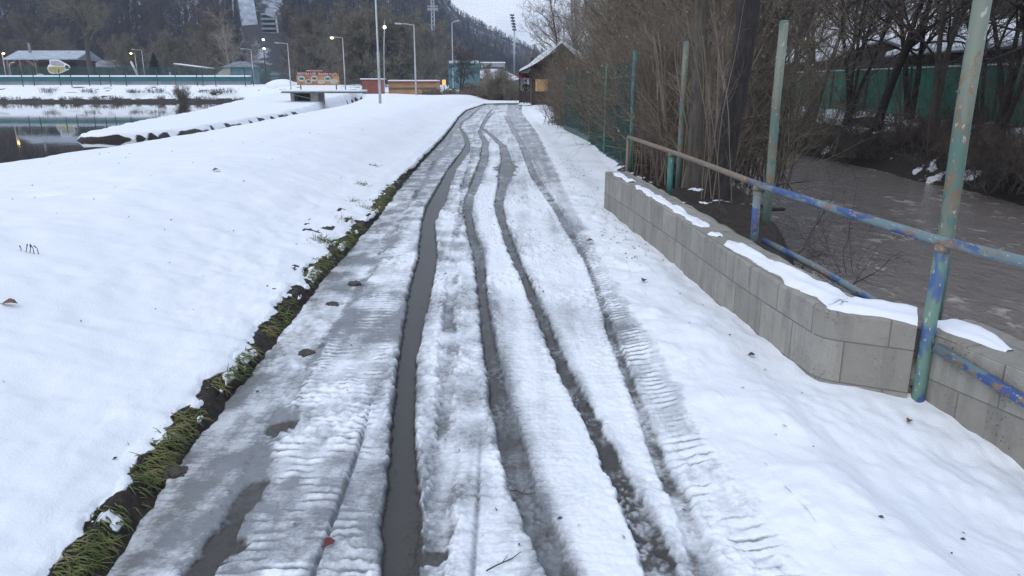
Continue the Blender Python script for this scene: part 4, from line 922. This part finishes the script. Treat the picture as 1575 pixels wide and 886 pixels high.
# ------------------------------------------------------------------ far bank: canal wall, fence, barn ...
cw=empty('canal_wall',(-75,116,1.2),0,'long green and grey canal wall topped with snow across the pond','wall')
x1=A(385,120,116).x+75
MB().box(((x1-20)/2,0,.2),(x1+20,.6,1.1),R(0)).build('lower_wall',M_GREYWALL,cw)
MB().box(((x1-20)/2,-.05,1.05),(x1+20,.75,.6)).build('green_band',M_TEAL,cw)
MB().box(((x1-20)/2,0,1.46),(x1+20,1.0,.22)).build('snow_cap',M_ROOFSNOW,cw,bevel=.06)
mesh_fence([(-95,121),(-36,121)],2.2,4.1,'net_fence','fine green net fence behind the canal wall',.2,.018)
FP='thin dark fence posts on the far pond bank'
m=MB().tube([(0,0,-.4),(0,0,2.7)],.065,6).build('bank_post',M_DKMETAL); tag(m,'thin dark post on the far pond bank before the canal wall','fence post',FP)
first=True
for i,px in enumerate((37,52,90,112,137,152,172,194,240,272,303,310,333,377,388)):
    p=A(px,132,111.5); o=m if first else m.copy(); 
    if not first: COL.objects.link(o)
    first=False; o.location=(p.x,111.3+(i%3)*.4,.9+.15*(i%2))
# barn
def gp(px,Y): return A(px,118,Y).x
Yb=136; x0=gp(15,Yb); x1=gp(122,Yb); bw=x1-x0
bn=empty('barn',((x0+x1)/2,Yb,1.4),0,'long low barn with frosted grey roof and open timber bay, at left','barn')
zt=A(60,78,Yb).z-1.4; ze=A(60,92,Yb).z-1.4
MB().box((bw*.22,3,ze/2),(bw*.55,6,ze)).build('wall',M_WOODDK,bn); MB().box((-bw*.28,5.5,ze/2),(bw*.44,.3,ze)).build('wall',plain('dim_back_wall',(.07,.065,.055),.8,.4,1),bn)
rf=MB(); rf.add([(-bw/2-.3,-.6,ze),(bw/2+.3,-.6,ze),(bw/2+.3,4,zt),(-bw/2-.3,4,zt),(-bw/2-.3,-.6,ze+.18),(bw/2+.3,-.6,ze+.18),(bw/2+.3,4,zt+.18),(-bw/2-.3,4,zt+.18),(-bw/2-.3,8.4,ze),(bw/2+.3,8.4,ze)],[(0,1,2,3),(4,5,6,7),(0,1,5,4),(1,2,6,5),(3,0,4,7),(7,6,9,8)]); rf.build('roof',plain('frosted_roof_sheets',(.36,.41,.48),.6,.25,1.2),bn)
rf=MB().box((bw*.24,-1.2,ze-.25),(bw*.56,1.6,.14)).build('awning',M_WOODDK,bn)
for fx in (-.48,-.30,-.08): MB().box((bw*fx,-.3,ze/2),(.25,.25,ze)).build('timber_post',M_WOOD,bn)
for fx,sg_ in ((-.48,1),(-.08,-1)): MB().box((bw*fx+sg_*.7,-.3,ze-.6),(.2,.2,1.9),0,0,sg_*.95).build('timber_brace',M_WOOD,bn)
MB().box((-bw*.20,1,zt+.5),(.35,.35,1.6)).build('chimney',M_GREYWALL,bn)
# fish-shaped painted board on the barn's dark wall
fs_=empty('painted_board',(A(90,103,Yb-2.2).x,Yb-2.2,A(90,103,Yb-2.2).z),0,'fish shaped white and yellow painted board on the dark barn wall','sign')
k=Yb/F
out=[(-17,-2),(-15,2),(-12,4),(-12,10),(-6,10.5),(2,10),(9,6),(15,3),(17,-.5),(15.5,-4),(11,-5),(4,-8),(-2,-10),(-6,-9),(-10,-10),(-14,-8.5),(-16,-6)]
MB().prism([(x*k,z*k) for x,z in out],0,.06).build('outline',M_WHITE,fs_)
MB().prism([(x*k,z*k) for x,z in ((-10.5,3),(-10.5,8.5),(-4,8.8),(2,8),(8,4.5),(9.5,1),(2,1),(-5,1.6))],-.03,0).build('grey_field',plain('board_grey',(.34,.36,.42),.6,.35,1.5),fs_)
MB().prism([(x*k,z*k) for x,z in ((-15,-3),(-12,0.5),(-5,.6),(3,0),(9,-.2),(7,-4.4),(1,-6.8),(-4,-8),(-9,-8),(-13,-6.6))],-.03,0).build('yellow_field',M_YELLOW,fs_)
n=16; MB().prism([((12.2+2.6*math.cos(2*math.pi*i/n))*k,(-.2+2.6*math.sin(2*math.pi*i/n))*k) for i in range(n)],-.04,0).build('black_disc',M_BLACK,fs_)
# dome by the barn
p=A(62,116,124); dm=MB().lathe([(.9,0),(.88,.35),(.72,.75),(.45,1.0),(.12,1.12)],(0,0,0),12).build('snowy_mound',M_PANE,None,True,loc=(p.x,124,2.0)); tag(dm,'small pale domed cover left of the painted board','cover')
# second low roof right of the barn
x0=gp(146,150); x1=gp(206,150); e=empty('low_shed',((x0+x1)/2,150,1.4),0,'long low grey shed with frosted roof half hidden behind the big tree','shed')
MB().box((0,2,1.5),(x1-x0,4,3.0)).build('wall',plain('shed_wall',(.06,.055,.05),.8,.3,1),e); MB().box((0,1.5,3.9),(x1-x0+.6,3.6,.16),0,R(22)).build('roof',plain('frosted_shed_roof',(.20,.22,.25),.7,.4,1),e)
# flags
p=A(213,121,122); e=empty('feather_flag',(p.x,122,2.0),0,'leaning white feather flag behind the canal wall','flag')
MB().tube([(0,0,0),(-.3,0,1.4),(-.75,0,3.0)],.03,6).build('pole',M_DKMETAL,e)
MB().prism([(-.05,.4),(-.45,1.4),(-.95,2.7),(-.90,3.0),(-.68,2.95),(-.30,1.9),(.02,.7)],-.02,.02).build('cloth',M_WHITE,e)
p=A(260,115,128); e=empty('feather_flag',(p.x,128,1.6),0,'small blue and white banner flag in front of the dark evergreen','flag')
MB().tube([(0,0,0),(0,0,2.5)],.03,6).build('pole',M_DKMETAL,e); MB().box((.15,0,1.2),(.32,.03,1.2)).build('cloth',M_PANE,e); MB().box((.12,0,2.1),(.3,.03,.6)).build('cloth',M_BLUE,e)
# pavilion
x0=gp(272,124); x1=gp(323,124); e=empty('pavilion',((x0+x1)/2,124,1.5),0,'open timber shelter with sloping snowy roof on posts','shelter'); w=x1-x0
for fx in(-.42,-.32,.26,.36): MB().box((w*fx,0 if fx in(-.42,.26) else 1.6,1.2),(.14,.14,2.9)).build('post',M_WOOD,e)
MB().box((0,.8,2.65),(w*1.06,2.6,.12),0,0,R(7)).build('roof',M_WOOD,e); MB().box((0,.8,2.80),(w*1.05,2.5,.14),0,0,R(7)).build('roof_snow',M_ROOFSNOW,e,bevel=.04)
MB().box((0,.8,.8),(w*.7,.5,.1)).box((0,.8,.4),(w*.6,.1,.8)).build('counter',plain('straw_counter',(.30,.27,.12),.8,.2,2),e)
# shingled house
x0=gp(313,122); x1=gp(386,122); w=x1-x0; e=empty('shingled_house',((x0+x1)/2,124,1.5),0,'small house with frosted shingle hip roof, cream side wall and teal front','house')
zr=A(360,94,124).z-1.5; ze=A(360,103,124).z-1.5
MB().prism([(-w*.52,.4),(-w*.02,.4),(-w*.02,ze),(-w*.12,ze)],-.1,.25).build('side_wall',M_CREAM,e)
MB().box((w*.22,1.5,ze/2),(w*.48,3,ze)).build('wall',plain('frosted_teal',(.16,.24,.27),.7,.5,3),e)
m=MB(); a,b2_=-w*.20,w*.50; zz=ze-.05; m.add([(a,-.5,zz),(b2_,-.5,zz),(b2_,3.6,zz),(a,3.6,zz),(w*.08,1.2,zr),(w*.28,1.2,zr)],[(0,1,5,4),(1,2,5),(2,3,4,5),(3,0,4),(0,3,2,1)]); m.build('roof',M_ASPHSHINGLE,e)
MB().box((w*.22,-.03,.6),(w*.46,.06,.9)).build('railing',M_TEAL,e)
p=A(433,128,112); o=rock((p.x,112,1.1),(2.6,1.6,1.1),77,M_ROOFSNOW,'snow_heap',None,3,.12); tag(o,'rounded snow heap left of the orange sign','snow heap')
for pl_ in o.data.polygons: pl_.use_smooth=True
# ski jump and judges tower on the hillside
a=A(388,44,240); e=empty('ski_jump',(a.x,240,a.z-8),R(23),'white snow covered ski jump ramp running up the wooded hillside','ski jump')
MB().box((-.6,8.5,17.5),(4.9,26,.8),0,R(48)).build('ramp',M_ASPHSHINGLE,e); MB().box((-.6,8.2,18.1),(4.6,25.8,.5),0,R(48)).build('ramp_snow',plain('jump_snow',(.36,.40,.46),.8,.35,.5),e)
for z,y in ((3,3),(8,8),(13,13)):
    for x in (-2.6,1.4): MB().box((x,y,z),(.4,.4,z*1.2)).build('support',M_GREYWALL,e)
MB().tube([(-5.2,0,0),(-5.2,0,11),(-4.2,0,24)],.25,6).build('guide_mast',M_GALV,e)
a=A(417,63,235); e=empty('judges_tower',(a.x,235,a.z),0,'grey stepped tower with banded floors beside the ski jump','tower')
for i in range(6): MB().box((.8*(i<1)*0,0,.7+i*1.35),(4.2-.25*(i==5),3,.55)).build('floor_slab',plain('floor_grey',(.24,.28,.32),.7,.25,1),e)
MB().box((0,.6,3.9),(3.8,2,8)).build('core',plain('tower_dark',(.05,.07,.085),.6,.3,1),e)
MB().box((2.3,-.6,4.0),(.45,.6,9.5),0,0,R(-4)).build('stair_edge',M_WHITE,e); MB().box((.9,-.4,7.8),(2.9,2.6,2.0),0,0,R(20)).build('roof',plain('tower_roof',(.33,.38,.42),.7,.2,1),e)
# ------------------------------------------------------------------ right background buildings
x0=gp(690,150)*1; p0=A(690,100,150); p1=A(737,84,150)
e=empty('net_building',((p0.x+p1.x)/2,151,.4),0,'teal sided building with snowy top beyond the dark tree','building'); w=p1.x-p0.x
MB().box((0,0,2.5),(w,4,5.0)).build('wall',plain('teal_wall',(.05,.13,.14),.7,.4,1),e); MB().box((0,-.1,5.15),(w*.95,4.2,.5)).build('roof_snow',plain('patchy_snow',(.45,.48,.52),.7,.4,.8),e,bevel=.1)
p0=A(718,118,165); p1=A(800,104,165); w=p1.x-p0.x; e=empty('arched_hall',((p0.x+p1.x)/2,166,.4),0,'low hall with a wide snow covered curved roof left of the hut','building')
arc=[(-w/2,2.6),(-w*.3,3.7),(-w*.1,4.2),(w*.1,4.1),(w*.3,3.4),(w/2,2.2)]; arc=[(x,z) for x,z in arc]
MB().box((0,0.5,1.2),(w*.92,7,2.4)).build('wall',plain('hall_wall',(.10,.10,.09),.8,.3,.5),e); MB().prism(arc+[(w*.38,1.75),(0,2.0),(-w*.3,2.35)],-3.6,4).build('roof',mk_snow('hall_snow',5),e)
p0=A(740,104,185); p1=A(776,97,185); w=p1.x-p0.x; e=empty('flat_block',((p0.x+p1.x)/2,187,.4),0,'pale grey flat topped block behind the curved snowy roof','building')
h=p1.z-.4; MB().box((0,0,h/2),(w,5,h)).build('wall',plain('pale_block',(.30,.30,.31),.8,.2,.5),e); MB().box((0,0,h+.12),(w*1.06,5.4,.25)).build('roof_snow',M_ROOFSNOW,e); MB().box((0,-2.52,h*.8),(w*.9,.06,.6)).build('window_band',M_GLASS,e)
# ------------------------------------------------------------------ midground trees and bushes
NL='bare brown tree in the row of trees behind the pond buildings'; NG='trees behind the pond buildings'
mt_=[make_tree('bare_tree',200,(M_BARK2,M_TWIG),(gp(60,165),165,1.2),NL,'tree',NG,Ht=14,r0=.22,nb=(16,9,8,6),crown0=.15,rmin=.022,fork=1),
     make_tree('bare_tree',201,(M_BARK2,M_TWIGG),(gp(490,150),150,1.0),NL,'tree',NG,Ht=12,r0=.2,nb=(16,10,8,6),crown0=.08,rmin=.022,fork=3)]
for i,px in enumerate((-60,-20,20,95,175,205,250,275,310,335,455,470,480,520,545,605,640,665,690,720,755,775,810,840)):
    Y=rr.uniform(145,185); place(mt_[i%2],(gp(px+rr.uniform(-8,8),Y),Y,.9),rr.uniform(0,6.28),rr.uniform(.6,1.05)*(.5 if px>680 else 1))
make_tree('poplar_tree',210,(M_BARK2,M_TWIGG),(gp(140,128),128,1.3),'big upright tree with a thick dark trunk right of the barn','tree',None,Ht=19,r0=.45,nb=(22,10,8,6),ang=(30,35,40,45),crown0=.25,rmin=.018,lean=(-.05,0))
bi=make_tree('birch_tree',211,(M_BIRCH,M_BIRCH),(gp(362,130),130,1.3),'slim pale birch with drooping side branches left of the ski jump','tree','slim pale birches',Ht=11.5,r0=.13,nb=(14,8,6),ang=(38,40,40),trop=(.0,-.02,-.02,0),crown0=.2,rmin=.016,lean=(-.09,0))
place(bi,(gp(396,131),131,1.2),2.0,.62,'small pale birch in front of the ski jump')
wl=make_tree('willow_tree',212,(M_BARK2,M_TWIGG),(A(560,130,118).x,118,.8),'broad olive brown willow crown behind the lit street lamp','tree','broad olive willows',Ht=11,r0=.28,nb=(18,11,9,8),ang=(52,45,45,45),crown0=.05,rmin=.017,fork=4)
place(wl,(A(612,130,122).x,122,.8),2.4,.95,'broad olive brown willow crown right of the central mast')
place(wl,(A(530,130,135).x,135,.8),4.4,.7,'smaller olive willow crown left of the central mast')
dt=make_tree('dark_tree',213,(M_BARK,M_TWIGD),(A(709,152,82).x,82,.1),'small dark two stemmed tree in front of the teal building','tree',None,Ht=4.8,r0=.11,nb=(12,9,8,6),crown0=.25,rmin=.012,fork=1)
# evergreen by the flag
def conifer(seed,h,w,loc,label,name='evergreen_tree'):
    g=np.random.default_rng(seed); e=empty(name,loc,0,label,'tree'); MB().tube([(0,0,-.3),(0,0,h)],[.16,.03],8).build('trunk',M_BARK,e,True)
    n=420; z=g.uniform(.06,.98,n)*h; a=g.uniform(0,6.28,n); L=w*(1-z/h)**.8*g.uniform(.6,1.1,n)+.15; P0=np.stack([0*z,0*z,z],1); D=np.stack([np.cos(a),np.sin(a),g.normal(.05,.2,n)],1)
    P,Rr=grow(g,P0,D,L,np.full(n,.03),4,.1,-.04,.7); q=kids(g,P,Rr,12,.1,1,45,.4,1,.4,.3,.03); P2,R2=grow(g,*q,2,.1,0,.6)
    V,Fc=tubes([(P,Rr,3),(P2,R2,3)]); npmesh('crown',V,Fc,plain('dark_needles',(.018,.028,.02),.8,.3,2),e); return e
conifer(5,5.0,1.4,(gp(240,126),126,1.3),'dark green evergreen shrub between flag and timber shelter')
# bushes near the hut
bb=make_bush('roundish_bush',220,(M_TWIGG,M_TWIGG),(A(765,157,72).x,72,0.0),'round olive brown bush left of the hut','bush','bushes left of the hut',0,(1,1,1),None,n=120,spread=(.6,.7),h=2.6,r=.02,side=14,sub=6,lean=.38,rmin=.010)
for px,Y,s,lb in ((735,84,.55,'yellowish bare bush between the dark tree and the round bush'),(788,70,.6,'low bare bush directly left of the hut porch'),(752,90,.75,'taller bare bush behind the round olive bush'),(718,96,.6,'low bare bush behind the small dark tree')):
    place(bb,(A(px,150,Y).x,Y,0),rr.uniform(0,6),s,lb)
hl=make_bush('low_hedge',221,(M_TWIGD,M_TWIG),(A(700,155,78).x,78,-.1),'low dark clipped hedge segment along the end of the path','bush','low hedge at the path end',0,(1.6,1,1),None,n=90,spread=(1.3,.5),h=1.1,r=.015,side=12,sub=6,lean=.3,rmin=.012)
for px,Y in ((725,76),(750,74),(775,72),(678,82),(790,71)): place(hl,(A(px,155,Y).x,Y,-.1),rr.uniform(-.2,.2),(1.5,1,rr.uniform(.8,1.2)))
# pond shrub and clumps along the far water line
ps=make_bush('pond_shrub',222,(M_TWIGG,M_TWIGG),(A(274,158,101).x,102.5,-.9),'bare brown shrub at the far water edge, mirrored in the pond','bush',None,0,(1,1,1),None,n=60,spread=(.5,.4),h=2.2,r=.02,side=10,sub=5,lean=.35,rmin=.014)
wt=make_bush('reed_clump',223,(M_TWIGG,M_TWIGG),(-60,104.5,-.7),'low brown reed clump along the far water line','reeds','reed clumps on the far shore',0,(1,1,1),None,n=50,spread=(1.2,.4),h=.7,r=.012,side=5,sub=3,lean=.5,rmin=.014)
for i in range(20):
    px=5+i*19+rr.uniform(-6,6)
    if 265<px<285: continue
    place(wt,(A(px,155,105).x,105+rr.uniform(-.6,.8),-.65),rr.uniform(0,6),rr.uniform(.5,1.1))
for i,px in enumerate((75,135,205,215,235,275,320,333,350)):
    o=place(wt,(A(px,136,109).x,109+rr.uniform(-1,1),.3),rr.uniform(0,6),rr.uniform(.7,1.2),'dry weed clump poking from the snowy far bank'); o['group']='weeds on the far snowy bank'; o.name='weed_clump'
# ------------------------------------------------------------------ the hill and its forest
us=np.array([-.9,-.3,-.15,-.10,-.0715,-.0431,-.0103,.0104,.039,.09,.3,.9]); es=np.array([.34,.30,.21,.135,.092,.075,.056,.047,.037,.03,.035,.05])
def hill_z(u,r):
    e=np.interp(u,us,es); rp=np.interp(u,[-.3,-.05,.1],[600,760,800]); r0=np.interp(u,[-.2,-.05,.05,.3],[185,230,420,420])
    t=np.clip((r-r0)/(rp-r0),0,1.25); t=np.where(t>1,1-.3*(t-1),t)
    return .4+(1.2+e*rp)*t**1.12+5*fbm(u*14,r*.012,3,88)*np.clip(t*4,0,1)
def build_hill():
    u=np.linspace(-.85,.85,240); r=np.concatenate([np.linspace(180,420,90),np.linspace(430,950,70)]); U,Rr=np.meshgrid(u,r); z=hill_z(U,Rr)
    e=fbm(U*40,Rr*.05,4,90); sn=.45+.55*e
    V=np.stack([U*Rr,Rr,z],-1).reshape(-1,3)
    mm=Mat('hillside_litter_and_snow'); s=mm.attr('snow'); v=mm.coord(); n=mm.noise(.25,6,.7,v); k=mm.math('ADD',s,mm.math('SUBTRACT',n,.5)); k=mm.ramp(k,[(.55,0.0),(.72,1.0)])
    mm.P(Base_Color=mm.mix(k,(.040,.038,.042),(.42,.46,.55)),Roughness=.9)
    tag(npmesh('hill',V,grid_faces(len(r),len(u)),mm.m,smooth=True,attrs={'snow':sn}),kind='structure')
    g=np.random.default_rng(99); N=42000; uu=g.uniform(-.8,.75,N); rr_=185+ (820-185)*g.uniform(0,1,N)**1.7; zz=hill_z(uu,rr_); el=(zz-1.6)/rr_
    r0=np.interp(uu,[-.2,-.05,.05,.3],[185,230,420,420]); keep=(el<.15)&(rr_>r0+2)&((rr_<560)|(uu>-.14)); keep&=~((uu>A(366,44,240).x/240)&(uu<A(436,44,240).x/240)&(rr_<264))
    uu,rr_,zz=uu[keep][:9000],rr_[keep][:9000],zz[keep][:9000]; n=len(uu); h=g.uniform(6,10,n)*np.where(rr_>430,.62,1)
    P0=np.stack([uu*rr_,rr_,zz-.5],1); P,Rd=grow(g,P0,np.tile([[0,0,1.0]],(n,1))+g.normal(0,.05,(n,3)),h,h*.014*(1+rr_/500),4,.05,.02,.8)
    q=kids(g,P,Rd,17,.22,1,50,.34,.6,.25,.4,.07); P2,R2=grow(g,*q,2,.14,.14,.7)
    V,Fc=tubes([(P,Rd,3),(P2,R2*np.repeat(1+rr_/700,17)[:,None],3)])
    tag(npmesh('hill_forest',V,Fc,M_FOREST),'bare grey brown winter forest covering the whole hillside','forest',None,'stuff')
build_hill()
# ------------------------------------------------------------------ verge grass, clods, leaves, twigs
def verge_grass():
    g=np.random.default_rng(3); n=13000
    y=np.exp(g.uniform(math.log(1.5),math.log(13.5),n)); clump=fbm(y*3.2,y*0+4,3,44)
    d=g.uniform(.02,.20,n)+.02; x=XL(y)-d; z,k,lip=left_height(x,y,d); ok=(d<lip+.02)&((clump+g.normal(0,.25,n))>-.02)
    x,y,z,d=x[ok],y[ok],z[ok],d[ok]; n=len(x)
    L=g.uniform(.03,.085,n); a=g.uniform(-1,1,n); D=np.stack([.75+.4*g.normal(0,1,n),.55*a-.2,g.uniform(-.3,.6,n)],1)
    P,Rd=grow(g,np.stack([x,y,z-.005],1),D,L,g.uniform(.0016,.0034,n)*(1+y*.12),4,.15,-.22,.85)
    V,Fc=tubes([(P,Rd,3)])
    tag(npmesh('verge_grass',V,Fc,M_GRASS),'flattened green grass tufts along the left edge of the path','grass',None,'stuff')
verge_grass()
def tufts():
    g=np.random.default_rng(8); Ps=[]
    for px,py,n in ((497,370,110),(533,338,50),(556,288,45),(560,318,35),(575,262,35),(545,310,30)):
        gx,gy,_=G(px,py,.14); x=gx+g.normal(0,.05,n); y=gy+g.normal(0,.07,n); d=np.clip(XL(y)-x,.01,None); z,_,_=left_height(x,y,d)
        D=np.stack([g.normal(.4,.5,n),g.normal(-.2,.5,n),g.uniform(.2,1,n)],1); P,Rd=grow(g,np.stack([x,y,z-.01],1),D,g.uniform(.04,.09,n),np.full(n,.004),4,.15,-.15,.85); Ps.append((P,Rd,3))
    V,Fc=tubes(Ps); tag(npmesh('grass_tufts',V,Fc,M_GRASS),'green grass tufts poking out of the snow beside the verge','grass',None,'stuff')
tufts()
def path_z(x,y):
    T,_,_,_=path_surface(np.array([x]),np.array([y]),np.array([.5])); return float(T[0])
def left_z(x,y):
    y=np.array([y]); x=np.array([x]); return float(left_height(x,y,XL(y)-x)[0][0])
for px,py,s,lb in ((512,474,.045,'dark mud clod on the ice nearest the bend of the verge'),(473,548,.055,'largest dark mud clod lying in the gutter ice'),(545,442,.05,'wide flat mud clod highest up beside the verge'),(270,735,.05,'dark mud clod against the verge at lower left')):
    x,y,_=G(px,py); o=rock((x,y,path_z(x,y)+.005),(s,s*.9,s*.42),int(px),M_MUD,'mud_clod',None,3,.35); tag(o,lb,'mud clod','mud clods by the verge')
def leaf_obj(name,px,py,zf,mat,size,label,rz,group=None):
    x,y,_=G(px,py,.05 if zf is path_z else .3 if zf is left_z else .08); z=zf(x,y)
    m=MB(); n=9; top=[];bot=[]; vs=[];f=[]
    for i in range(n):
        t=i/(n-1); w=.36*math.sin(math.pi*min(1,t*1.02+.02))**.8*(1+.15*math.sin(i*2.3)); c=.22*math.sin(t*3)
        vs+=[(t-.5,-w,c+.16*w),(t-.5,0,c),(t-.5,w,c+.2*w)]
    b=len(vs); vs+=[(x_,y_,z_-.03) for x_,y_,z_ in vs]
    for i in range(n-1):
        for j in(0,1): a=i*3+j; f+=[(a,a+1,a+4,a+3),(b+a+3,b+a+4,b+a+1,b+a)]
    m.add([(a*size,b_*size,c*size) for a,b_,c in vs],f).tube([(-.5*size,0,0),(-.75*size,.05*size,.06*size)],.02*size,5)
    o=m.build(name,mat,None,True,loc=(x,y,z+.012)); o.rotation_euler=(.15,.1,rz); tag(o,label,'leaf',group); return o
def right_z(x,y): return float(right_height(np.array([x]),np.array([y]))[0][0])
leaf_obj('leaf',21,497,left_z,M_LEAF,.075,'curled brown dead leaf on the snow bank at far left',.4)
leaf_obj('leaf',507,838,path_z,M_REDLEAF,.05,'dark red leaf lying beside the thin wheel groove',1.0)
leaf_obj('leaf',908,371,right_z,M_LEAF,.07,'small brown leaf on the snow right of the ruts, level with the wall end',.2)
leaf_obj('leaf',990,435,right_z,M_DKMETAL,.06,'dark leaf fragment on clean snow between ruts and wall',1.2)
leaf_obj('leaf',1157,541,right_z,M_DKMETAL,.045,'dark leaf scrap on the snow below the wall middle',.1)
leaf_obj('leaf',1402,622,right_z,M_LEAF,.04,'tiny leaf scrap at the foot of the pipe post',.8)
leaf_obj('leaf',336,293,left_z,M_DKMETAL,.09,'dark leaf on the snow bank far above the verge',.8)
leaf_obj('leaf',428,648,path_z,M_LEAF,.03,'small brown leaf on the dirty ice patch in the gutter',.8)
def twig(px0,py0,px1,py1,r,label,zf):
    p=[]
    for i in range(5):
        t=i/4; x,y,_=G(px0+(px1-px0)*t,py0+(py1-py0)*t,.04); p.append((x+.004*math.sin(i*2),y,zf(x,y)+.012+.006*math.sin(i*1.7)))
    m=MB().tube(p,[r,r,r*.9,r*.8,r*.4],6); q=p[2]; m.tube([q,(q[0]+.02,q[1]+.03,q[2]+.012)],[r*.6,r*.2],5)
    tag(m.build('twig',M_BARK2,None,True),label,'twig','twigs on the path')
twig(785,748,822,752,.0028,'short dark twig lying across the third rut',path_z)
twig(748,884,800,853,.0026,'long thin twig at the bottom of the path',path_z)
sd=MB(); x,y,_=G(50,428,.3); z=left_z(x,y)
for k in range(5):
    a=k*1.3; sd.tube([(x+.03*k-.05,y,z-.01),(x+.03*k-.05+.01*math.sin(a),y+.01,z+.03),(x+.03*k-.05+.025*math.sin(a),y,z+.05+.01*(k%2))],[.003,.0025,.005],5)
tag(sd.build('seedling',M_TWIGD,None),'tiny dark dry weed sprig poking out of the snow at left','plant')
def litter():
    g=np.random.default_rng(12); V=[];Fc=[]
    pts=[]
    for i in range(260):
        y=math.exp(g.uniform(math.log(6.5),math.log(17))); x=float(XR(np.array([y]))[0])+.1+abs(g.normal(0,.45)); 
        if x<wall_front(np.array([y]))[0]-.05: pts.append((x,y,right_z(x,y) if x>XR(np.array([y]))[0]+.25 else path_z(x,y)+.03))
    for i in range(40):
        y=math.exp(g.uniform(math.log(7),math.log(15))); x=float(XR(np.array([y]))[0])-abs(g.normal(0,.5)); pts.append((x,y,path_z(x,y)))
    for i in range(110):
        y=math.exp(g.uniform(math.log(2.2),math.log(22))); x=float(XL(np.array([y]))[0])-g.uniform(.3,7)*(.3+y/20); pts.append((x,y,left_z(x,y)))
    for i in range(70):
        y=math.exp(g.uniform(math.log(2.2),math.log(7))); x=g.uniform(float(XL(np.array([y]))[0])+.1,float(XR(np.array([y]))[0])+.9); pts.append((x,y,right_z(x,y) if x>float(XR(np.array([y]))[0])+.25 else path_z(x,y)))
    for x,y,z in pts:
        s=g.uniform(.004,.012)*(1+y*.06); a=g.uniform(0,6.28); b=len(V); c,s_=math.cos(a)*s,math.sin(a)*s
        V+=[(x-c,y-s_,z+.004),(x+s_*.4,y-c*.4,z+.004),(x+c,y+s_,z+.008),(x-s_*.4,y+c*.4,z+.012)]; Fc.append((b,b+1,b+2,b+3))
    tag(npmesh('leaf_litter',V,np.array(Fc),M_TWIGD),'scattered tiny dark bits of leaf litter on the snow and slush','litter',None,'stuff')
litter()
# ------------------------------------------------------------------ haze
bpy.ops.mesh.primitive_cube_add(size=1)
hz=bpy.context.object; hz.name='haze'; hz.scale=(2400,1700,330); hz.location=(0,500,-3.6+165)
hm=bpy.data.materials.new('pale_haze'); hm.use_nodes=True; nt=hm.node_tree; nt.nodes.clear(); ou=nt.nodes.new('ShaderNodeOutputMaterial'); pv=nt.nodes.new('ShaderNodeVolumePrincipled')
pv.inputs['Color'].default_value=(.70,.82,1,1); pv.inputs['Density'].default_value=.00034; pv.inputs['Anisotropy'].default_value=.2
nt.links.new(pv.outputs[0],ou.inputs['Volume']); hz.data.materials.append(hm); tag(hz,kind='stuff')
hz['label']='thin pale winter haze over the valley'; hz['category']='haze'
# ------------------------------------------------------------------ sky, sun, render
w=bpy.data.worlds.new('World'); SC.world=w; w.use_nodes=True; nt=w.node_tree; bg=nt.nodes['Background']
sky=nt.nodes.new('ShaderNodeTexSky'); sky.sky_type='NISHITA'; sky.sun_disc=False; sky.sun_elevation=R(42); sky.sun_rotation=R(180+38); sky.air_density=1.5; sky.dust_density=3
tc=nt.nodes.new('ShaderNodeTexCoord'); mp=nt.nodes.new('ShaderNodeMapping'); mp.inputs['Scale'].default_value=(2.2,2.2,7); nt.links.new(tc.outputs['Generated'],mp.inputs['Vector'])
no=nt.nodes.new('ShaderNodeTexNoise'); no.inputs['Scale'].default_value=1.6; no.inputs['Detail'].default_value=6; no.inputs['Roughness'].default_value=.55; nt.links.new(mp.outputs[0],no.inputs['Vector'])
rp=nt.nodes.new('ShaderNodeValToRGB'); nt.links.new(no.outputs['Fac'],rp.inputs[0]); e=rp.color_ramp.elements
e[0].position=.38; e[0].color=(.47,.56,.745,1); e[1].position=.58; e[1].color=(.80,.865,.98,1)
vm=nt.nodes.new('ShaderNodeVectorMath'); vm.operation='SCALE'; vm.inputs['Scale'].default_value=10.0; nt.links.new(rp.outputs[0],vm.inputs[0])
mx=nt.nodes.new('ShaderNodeMix'); mx.data_type='RGBA'; mx.inputs[0].default_value=.92; nt.links.new(sky.outputs[0],mx.inputs[6]); nt.links.new(vm.outputs[0],mx.inputs[7]); nt.links.new(mx.outputs[2],bg.inputs['Color'])
bg.inputs['Strength'].default_value=.11
sl=bpy.data.lights.new('sun','SUN'); sl.energy=1.0; sl.angle=R(45); sl.color=(1,.97,.93); so=bpy.data.objects.new('sun',sl); COL.objects.link(so); so.rotation_euler=(R(48),0,R(-38)); so.location=(0,0,50)
vs=SC.view_settings; vs.view_transform='Standard'; vs.look='None'; vs.gamma=1; vs.use_curve_mapping=False; vs.exposure=.16
SC.cycles.use_denoising=True; SC.cycles.denoiser='OPENIMAGEDENOISE'; SC.cycles.denoising_input_passes='RGB_ALBEDO_NORMAL'; SC.cycles.denoising_prefilter='NONE'; SC.cycles.max_bounces=6; SC.cycles.diffuse_bounces=3; SC.cycles.glossy_bounces=3; SC.cycles.volume_bounces=1; SC.cycles.transparent_max_bounces=8
